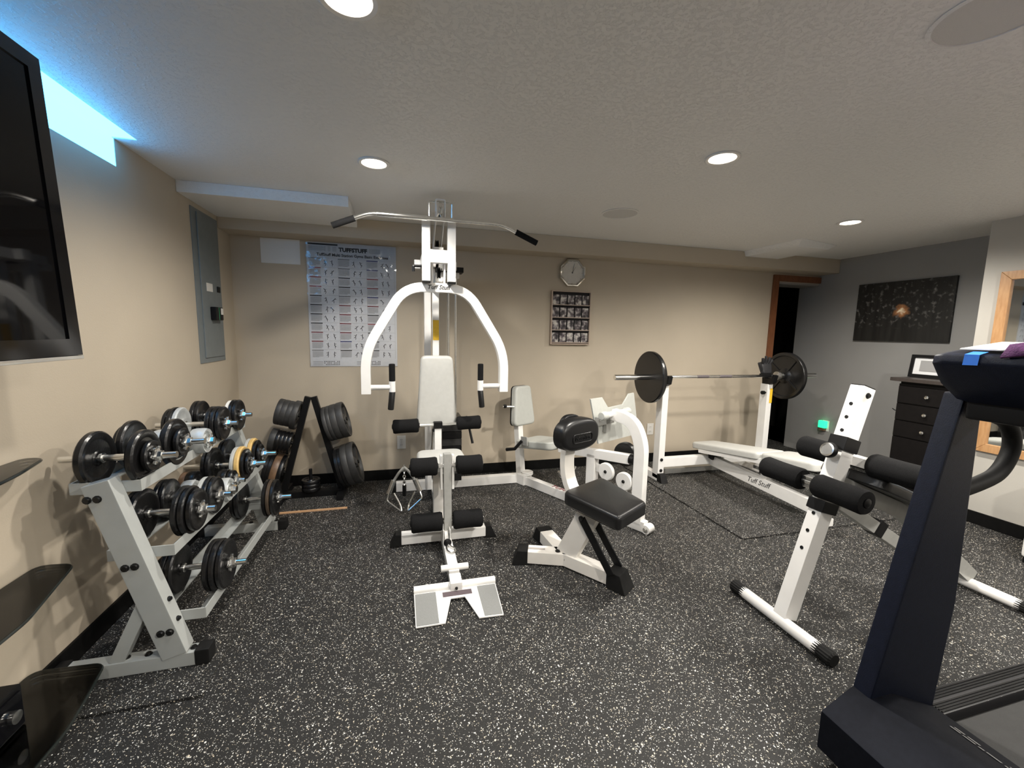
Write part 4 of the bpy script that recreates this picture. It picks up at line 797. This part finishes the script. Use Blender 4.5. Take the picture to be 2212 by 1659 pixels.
# ---- barbell, plates, glove
BY, BZ = 3.175, 0.958
bar = thing('barbell', 'long steel olympic barbell racked on the bench uprights', 'barbell', (2.85, BY, BZ))
MB().cyl((2.14, BY, BZ), (3.52, BY, BZ), 0.0135, 16).build('shaft', CHROME, bar)
for a, b in ((2.58, 2.70), (2.82, 2.95)): MB().cyl((a, BY, BZ), (b, BY, BZ), 0.0139, 16).build('dark_knurl', mat('dark_knurl_steel', (0.16, 0.14, 0.15), 0.5, 0.6, bstr=0.4, bscale=900), bar)
for a, b in ((1.755, 2.14), (3.52, 3.945)): MB().lathe((a, BY, BZ), (1, 0, 0), [(0.021, 0), (0.0245, 0.003), (0.0245, b-a-0.003), (0.021, b-a)], 22).build('sleeve', CHROME, bar)
for x in (2.145, 3.515): MB().lathe((x-0.012, BY, BZ), (1, 0, 0), [(0.0135, 0), (0.036, 0.002), (0.036, 0.022), (0.0135, 0.024)], 24).build('collar', CHROME, bar)
MB().lathe((3.47, BY, BZ), (1, 0, 0), [(0.03, 0), (0.042, 0.003), (0.042, 0.022), (0.03, 0.025)], 24).build('spring_collar', STEEL, bar)
def bigplate(x, sg, label):
    t = thing('barbell_plate', label, 'weight plate', (x, BY, BZ), 'large plates on the barbell'); r, th = 0.225, 0.042; d = V((sg, 0, 0)); o = V((x, BY, BZ))
    MB().lathe(o, d, [(0.026, 0), (0.19, 0.0), (0.218, 0.001), (r, 0.008), (r, th-0.008), (0.220, th), (0.196, th), (0.188, th-0.012), (0.075, th-0.014), (0.058, th-0.002), (0.042, th+0.004), (0.026, th+0.004)], 56).build('disc', IRON, t)
    for k in range(4):
        a = math.radians(38+90*k); e = V((0, math.cos(a), math.sin(a))); MB().bar(o+d*(th-0.013)+e*0.05, o+d*(th-0.013)+e*0.19, 0.016, 0.018, d).build('rib', IRON, t, bevel=0.004)
    return t
bigplate(2.125, -1, 'black plate on the left end of the barbell showing its smooth face') if False else None
t = bigplate(2.075, 1, 'plain black plate on the left end of the barbell'); 
t = bigplate(3.59, -1, 'ribbed black plate on the right end of the barbell')
gl = thing('workout_glove', 'black padded workout glove draped over the right bench upright', 'glove', (3.34, 3.15, 0.98))
ho = round_poly([(-0.045, -0.055), (0.055, -0.055), (0.062, 0.03), (0.05, 0.06), (-0.045, 0.065), (-0.06, 0.02)], 0.02, 3); gc = V((3.305, 3.165, 1.03))
MB().pad(gc, (1, 0, 0), (0, 0.2, 1), [(q.x, q.y) for q in ho], 0.04, 0.016).build('palm', GLOVE, gl)
for bx0, tx, tz in ((-0.036, -0.058, 0.098), (-0.010, -0.022, 0.118), (0.018, 0.020, 0.110), (0.042, 0.052, 0.088)):
    p0 = gc+V((bx0, -0.018, 0.045)); p1 = gc+V((tx, -0.035, tz)); MB().tube([p0, p0.lerp(p1, 0.6)+V((0, -0.004, 0)), p1], [0.014, 0.0135, 0.011], 10).build('finger', GLOVE, gl)
p0 = gc+V((-0.045, -0.02, -0.01)); MB().tube([p0, p0+V((-0.028, -0.012, 0.03)), p0+V((-0.052, -0.014, 0.066))], [0.017, 0.015, 0.011], 10).build('thumb', GLOVE, gl)
MB().bar(gc+V((-0.046, -0.022, -0.058)), gc+V((0.058, -0.022, -0.058)), 0.046, 0.026).build('wrist_strap', BPLAST, gl, bevel=0.006)

# ================================================================ sit-up bench with foam rollers
A = thing('situp_bench', 'adjustable sit-up board with white post and four black foam rollers', 'sit-up bench', (2.3, 1.38, 0))
def ab(name, p0, p1, w, h, m=WHITE, bv=0.004, upv=(0, 0, 1)): return MB().bar(p0, p1, w, h, upv).build(name, m, A, bevel=bv)
def round_foot(x, ya, yb):
    MB().cyl((x, ya, 0.032), (x, yb, 0.032), 0.027, 24).build('base_tube', WHITE, A)
    for y, s in ((ya, -1), (yb, 1)):
        m = MB(); n = 32; rg = []
        for tt, rr in ((-0.02, 0.0275), (0.055, 0.032), (0.062, 0.026)): rg.append([V((x+math.cos(2*math.pi*k/n)*(rr-(0.002 if k % 2 else 0)), y+s*tt, 0.032+math.sin(2*math.pi*k/n)*(rr-(0.002 if k % 2 else 0)))) for k in range(n)])
        m.rings(rg); m.build('ribbed_cap', RUBBER, A, ang=20)
round_foot(1.672, 1.195, 1.60); round_foot(2.94, 1.18, 1.62)
PB, PT = V((1.697, 1.385, 0.045)), V((2.030, 1.40, 1.105)); pd = (PT-PB).normalized(); pu = V((0, 1, 0)).cross(pd).normalized()
ab('post', PB, PT, 0.062, 0.075, WHITE, 0.004, pu)
def pp(z): return PB + (PT-PB)*((z-PB.z)/(PT.z-PB.z))
fn = pu if pu.x < 0 else -pu
for z in (0.36, 0.44, 0.52, 0.90, 0.96, 1.02): bolts(A, [pp(z)+fn*0.0375], fn, 0.0065, BOLT, 0.0005, 'pin_hole')
bolts(A, [pp(1.07)+V((0, -0.031, 0))], (0, -1, 0), 0.011)
MB().bar(PT, PT+pd*0.004, 0.058, 0.070, pu).build('post_cap', BPLAST, A)
ab('upper_sleeve', pp(0.815), pp(0.875), 0.078, 0.092, BPLAST, 0.004, pu); ab('lower_sleeve', pp(0.535), pp(0.585), 0.078, 0.092, BPLAST, 0.004, pu)
k0 = pp(0.80)+fn*0.04
MB().lathe(k0, fn, [(0.012, 0), (0.014, 0.02), (0.034, 0.024), (0.036, 0.03), (0.036, 0.040), (0.030, 0.046), (0.001, 0.047)], 24).build('knob', BPLAST, A)
MB().lathe(k0+fn*0.046, fn, [(0.030, 0), (0.031, 0.002), (0.024, 0.003), (0.024, 0.001)], 24).build('knob_ring', CHROME, A); MB().bar(k0+fn*0.048+V((0, -0.022, 0)), k0+fn*0.048+V((0, 0.022, 0)), 0.012, 0.003, fn).build('knob_badge', CHROME, A)
lo = V((1.835, 0, 0.655)); hi = V((2.045, 0, 0.760))
MB().cyl(lo+V((0, 1.20, 0)), lo+V((0, 1.68, 0)), 0.018, 16).build('roller_axle', CHROME, A); ab('axle_block', lo+V((0.01, 1.41, -0.0)), lo+V((0.01, 1.475, -0.0)), 0.05, 0.055, CHROME)
foam(A, lo+V((0, 1.195, 0)), lo+V((0, 1.41, 0)), 0.054); foam(A, lo+V((0, 1.475, 0)), lo+V((0, 1.69, 0)), 0.052)
MB().cyl(hi+V((0, 1.12, 0)), hi+V((0, 1.64, 0)), 0.018, 16).build('roller_axle', WHITE, A); ab('axle_tube', hi+V((0, 1.32, 0)), hi+V((0, 1.47, 0)), 0.045, 0.045)
foam(A, hi+V((0, 1.10, 0)), hi+V((0, 1.335, 0)), 0.054); foam(A, hi+V((0, 1.46, 0)), hi+V((0, 1.67, 0)), 0.054)
ab('lower_link', pp(0.60), lo+V((0, 1.40, 0)), 0.05, 0.05)
MB().sweep(round_path([(1.90, 1.40, 0.675), (2.40, 1.40, 0.475), (2.96, 1.40, 0.06)], 0.10), (0, 1, 0), 0.055, 0.075).build('board_frame', SILVER, A, bevel=0.004, ang=45)
ab('lower_strut', (1.90, 1.40, 0.60), (2.55, 1.40, 0.215), 0.05, 0.06, SILVER); ab('strut_clamp', (2.20, 1.40, 0.43), (2.245, 1.40, 0.40), 0.062, 0.075, BPLAST)
ol = round_poly([(0, -0.15), (0.60, -0.15), (0.60, 0.15), (0, 0.15)], 0.05)
MB().pad((2.00, 1.40, 0.678), (1, 0, -0.40), (0, 1, 0), [(p.x, p.y) for p in ol], 0.05, 0.018).build('board_pad', BVINYL, A)

# ================================================================ treadmill
T = thing('treadmill', 'black treadmill with console and handle in the right foreground', 'treadmill', (2.1, 0.45, 0))
Y0, Y1 = 0.02, 0.865
hp = [(1.245, 0.05), (1.245, 0.175), (1.36, 0.232), (1.46, 0.232), (1.66, 0.140), (1.68, 0.05)]
MB().prism([(x, Y0, z) for x, z in hp], (0, Y1-Y0, 0)).build('motor_hood', HOODM, T, bevel=0.004)
MB().bx(1.30, 3.05, Y0+0.04, Y1-0.04, 0.035, 0.105).build('deck_frame', BPLAST, T, bevel=0.004)
MB().bx(1.60, 3.05, 0.115, 0.770, 0.105, 0.122).build('walking_belt', mat('belt_black', (0.022, 0.022, 0.022), 0.7, bstr=0.2, bscale=300, noise=0.1), T, bevel=0.003)
for ya, yb in ((0.785, 0.868), (0.022, 0.105)):
    s = MB().bx(1.655, 3.08, ya, yb, 0.085, 0.140).build('side_rail', mat('rail_black', (0.03, 0.03, 0.033), 0.35), T, bevel=0.005)
    for k in range(9):
        y = ya+0.008+k*0.0082
        if k == 4: continue
        MB().bx(1.66, 3.07, y-0.0022, y+0.0022, 0.140, 0.1435).build('tread_rib', BPLAST, s, bevel=0.001)
for y in (0.07, 0.81): MB().cyl((1.31, y-0.02, 0.034), (1.31, y+0.02, 0.034), 0.034, 24).build('transport_wheel', RUBBER, T); MB().bx(3.0, 3.06, y-0.02, y+0.02, 0, 0.05).build('rear_foot', RUBBER, T)
MB().bx(1.262, 1.268, Y0+0.05, Y1-0.05, 0.172, 0.176).build('trim_line', CHROME, T)
hm = MB(); hr = random.Random(11); hs = V((0.909, 0, -0.417)); yy = 0.72
while yy > 0.16:
    wdt = hr.uniform(0.012, 0.05)
    for r_ in (-0.012, 0.012):
        if hr.random() < 0.8: hc = V((1.565, yy, 0.1868))+hs*(r_+hr.uniform(-0.002, 0.002)); hm.add([hc-hs*0.005, hc-hs*0.005+V((0, -wdt*0.8, 0)), hc+hs*0.005+V((0, -wdt*0.8, 0)), hc+hs*0.004], [(0, 1, 2, 3)])
    yy -= wdt
hm.build('worn_silver_print', mat('faded_silver_print', (0.30, 0.30, 0.30), 0.4), T)
for ya, yb in ((0.815, 0.868), (0.02, 0.073)):
    o = MB().prism([(x, ya, z) for x, z in ((1.365, 0.215), (1.66, 0.135), (1.69, 0.50), (1.665, 1.17), (1.585, 1.17))], (0, yb-ya, 0)).build('upright', NAVY, T, bevel=0.008)
    MB().prism([(x-0.002, ya+0.006, z) for x, z in ((1.39, 0.28), (1.40, 0.28), (1.592, 1.15), (1.586, 1.15))], (0, 0.004, 0)).build('seam', BPLAST, o)
    ph = (ya+yb)/2
    MB().tube(round_path([(1.62, ph, 1.125), (1.72, ph, 1.110), (1.86, ph, 1.07), (1.90, ph, 0.985), (1.85, ph, 0.90), (1.76, ph, 0.875), (1.65, ph, 0.855)], 0.07, 6), 0.022, 14).build('handrail', RUBBER, T)
cs = [(1.42, 1.262), (1.425, 1.285), (1.50, 1.298), (1.80, 1.262), (1.81, 1.235), (1.72, 1.165), (1.55, 1.150), (1.47, 1.200)]
rg = []
for y, k in ((0.0, 0.8), (0.03, 1.0), (0.79, 1.0), (0.818, 0.93), (0.83, 0.78)): rg.append([V((1.61+(x-1.61)*k, y, 1.225+(z-1.225)*k)) for x, z in cs])
MB().rings(rg).build('console', NAVY, T, bevel=0.006)
MB().bx(1.56, 1.70, 0.10, 0.80, 1.10, 1.16).build('console_neck', BPLAST, T, bevel=0.01)
pz = lambda x: 1.298-(x-1.50)*0.12
def sheet(name, m, xa, xb, ya, yb, lift, th=0.002): return MB().prism([(xa, ya, pz(xa)+lift), (xb, ya, pz(xb)+lift), (xb, yb, pz(xb)+lift), (xa, yb, pz(xa)+lift)], (0, 0, th)).build(name, m)
tag(MB().prism([(1.455, 0.46, 1.2985), (1.455, 0.775, 1.2985), (1.58, 0.755, 1.318), (1.58, 0.46, 1.318)], (0.0005, 0, 0.003)).build('note_paper', PAPER), 'white sheet of paper lying on the treadmill console', 'paper')
tag(MB().add([(1.4165, 0.715, 1.260), (1.4165, 0.745, 1.259), (1.420, 0.745, 1.287), (1.420, 0.715, 1.287), (1.452, 0.715, 1.2945), (1.452, 0.745, 1.2945)], [(0, 1, 2, 3), (3, 2, 5, 4)]).build('painters_tape', BLUET), 'strip of bright blue tape holding paper on the treadmill console', 'tape')
tw = MB(); n1, n2 = 16, 10; rn = random.Random(5); vs = []
for j in range(n2+1):
    for i in range(n1+1):
        u, v = i/n1, j/n2; y = 0.675-u*0.5; x = 1.412+v*0.30
        z = (1.293 if v > 0.08 else 1.268) + 0.016*math.sin(u*9+v*4)*math.sin(v*6+1)+0.016 - max(0, v-0.3)*0.03; vs.append((x, y, z))
tw.add(vs, [(j*(n1+1)+i, j*(n1+1)+i+1, (j+1)*(n1+1)+i+1, (j+1)*(n1+1)+i) for j in range(n2) for i in range(n1)])
o = tw.build('towel', PURPLE); tag(o, 'dark purple towel bunched on the treadmill console', 'towel'); md = o.modifiers.new('thick', 'SOLIDIFY'); md.thickness = 0.006

# ================================================================ dresser, photo frame, appliance
D = thing('dresser', 'tall black wooden dresser with small knobs by the right wall', 'dresser', (4.33, 2.33, 0))
MB().bx(4.115, 4.54, 2.09, 2.555, 0.0, 0.955).build('body', DARKW, D, bevel=0.003)
MB().bx(4.075, 4.55, 2.085, 2.605, 0.975, 1.005).build('top', mat('dark_brown_top', (0.045, 0.036, 0.032), 0.45, noise=0.15), D, bevel=0.004)
MB().bx(4.125, 4.54, 2.10, 2.55, 0.955, 0.975).build('top_moulding', DARKW, D)
for z0, z1 in ((0.795, 0.935), (0.650, 0.785), (0.508, 0.640), (0.27, 0.498), (0.03, 0.26)):
    dw = MB().bx(4.100, 4.116, 2.11, 2.548, z0, z1).build('drawer', DARKW, D, bevel=0.004)
    if z0 > 0.5: MB().lathe((4.100, 2.335, (z0+z1)/2), (-1, 0, 0), [(0.006, 0), (0.006, 0.010), (0.014, 0.014), (0.014, 0.022), (0.001, 0.026)], 16).build('knob', CHROME, dw)
MB().tube([(4.16, 2.556, 0.72), (4.15, 2.585, 0.715), (4.14, 2.60, 0.73)], 0.004, 8).build('side_hook', BOLT, D)
Fm = thing('photo_frame', 'small black photo frame with white mat standing on the dresser', 'photo frame', (4.30, 2.5, 1.005))
def fq(a, b, c, d, x0, x1): # tilted slightly back
    tl = 0.12; return [(4.28+x+(z-1.005)*tl, y, z) for x in (x0, x1) for y, z in ((a, c), (b, c), (b, d), (a, d))]
for a in ((2.30, 2.60, 1.007, 1.035), (2.30, 2.60, 1.175, 1.20), (2.575, 2.60, 1.035, 1.175), (2.30, 2.325, 1.035, 1.175)): MB().add(fq(*a, -0.012, 0.012), Q).build('frame_rail', BPLAST, Fm, bevel=0.002)
MB().add(fq(2.325, 2.575, 1.035, 1.175, 0.0, 0.006), Q).build('white_mat', PAPER, Fm); MB().add(fq(2.36, 2.53, 1.062, 1.152, -0.003, 0.0), Q).build('photograph', INKG, Fm)
W = thing('white_appliance', 'white plastic appliance standing on the floor at the right edge', 'appliance', (3.75, 1.38, 0))
MB().bx(3.615, 3.88, 1.24, 1.50, 0.035, 0.55).build('casing', WHITE, W, bevel=0.02); MB().bx(3.625, 3.87, 1.25, 1.49, 0.0, 0.035).build('plinth', BPLAST, W, bevel=0.004)
# ================================================================ glass shelf stand
GS = thing('glass_stand', 'smoked glass shelf stand under the television', 'shelf stand', (-1.1, 1.3, 0))
def shelf(z, tip, bow, yb):
    pts = [(-1.245, tip[1]+0.01), (tip[0], tip[1]), *bow, (bow[-1][0]-0.06, yb), (-1.245, yb)]
    ol = round_poly([(x, y, 0) for x, y in pts], 0.035, 5)
    o = MB().prism([(p.x, p.y, z) for p in ol], (0, 0, 0.010)).build('glass_shelf', GLASS, GS)
    e = [V((p.x, p.y, z+0.005)) for p in ol]; MB().tube(e+[e[0]], 0.0048, 6).build('polished_edge', GEDGE, o)
shelf(0.855, (-1.185, 1.742), [(-1.135, 1.573), (-1.117, 1.48), (-1.11, 1.2), (-1.13, 0.9)], 0.6)
shelf(0.465, (-1.135, 1.742), [(-1.049, 1.423), (-1.04, 1.2), (-1.06, 0.9)], 0.6)
shelf(0.115, (-1.035, 1.672), [(-1.005, 1.55), (-0.975, 1.40), (-0.975, 1.2), (-1.0, 0.9)], 0.6)
for y in (1.12, 0.75): MB().cyl((-1.19, y, 0.0), (-1.19, y, 0.87), 0.02, 16).build('support_post', BPLAST, GS)
bx_ = thing('electronics_box', 'glossy black electronics box on the lowest glass shelf at the left edge', 'electronics', (-1.2, 1.3, 0.126))
MB().bx(-1.24, -1.105, 1.20, 1.452, 0.128, 0.258).build('cabinet', BPLAST, bx_, bevel=0.006); MB().bx(-1.105, -1.098, 1.215, 1.44, 0.14, 0.245).build('front_panel', BEZEL, bx_, bevel=0.003)
MB().lathe((-1.098, 1.40, 0.19), (1, 0, 0), [(0.016, 0), (0.018, 0.003), (0.018, 0.014), (0.001, 0.016)], 18).build('dial', CHROME, bx_)
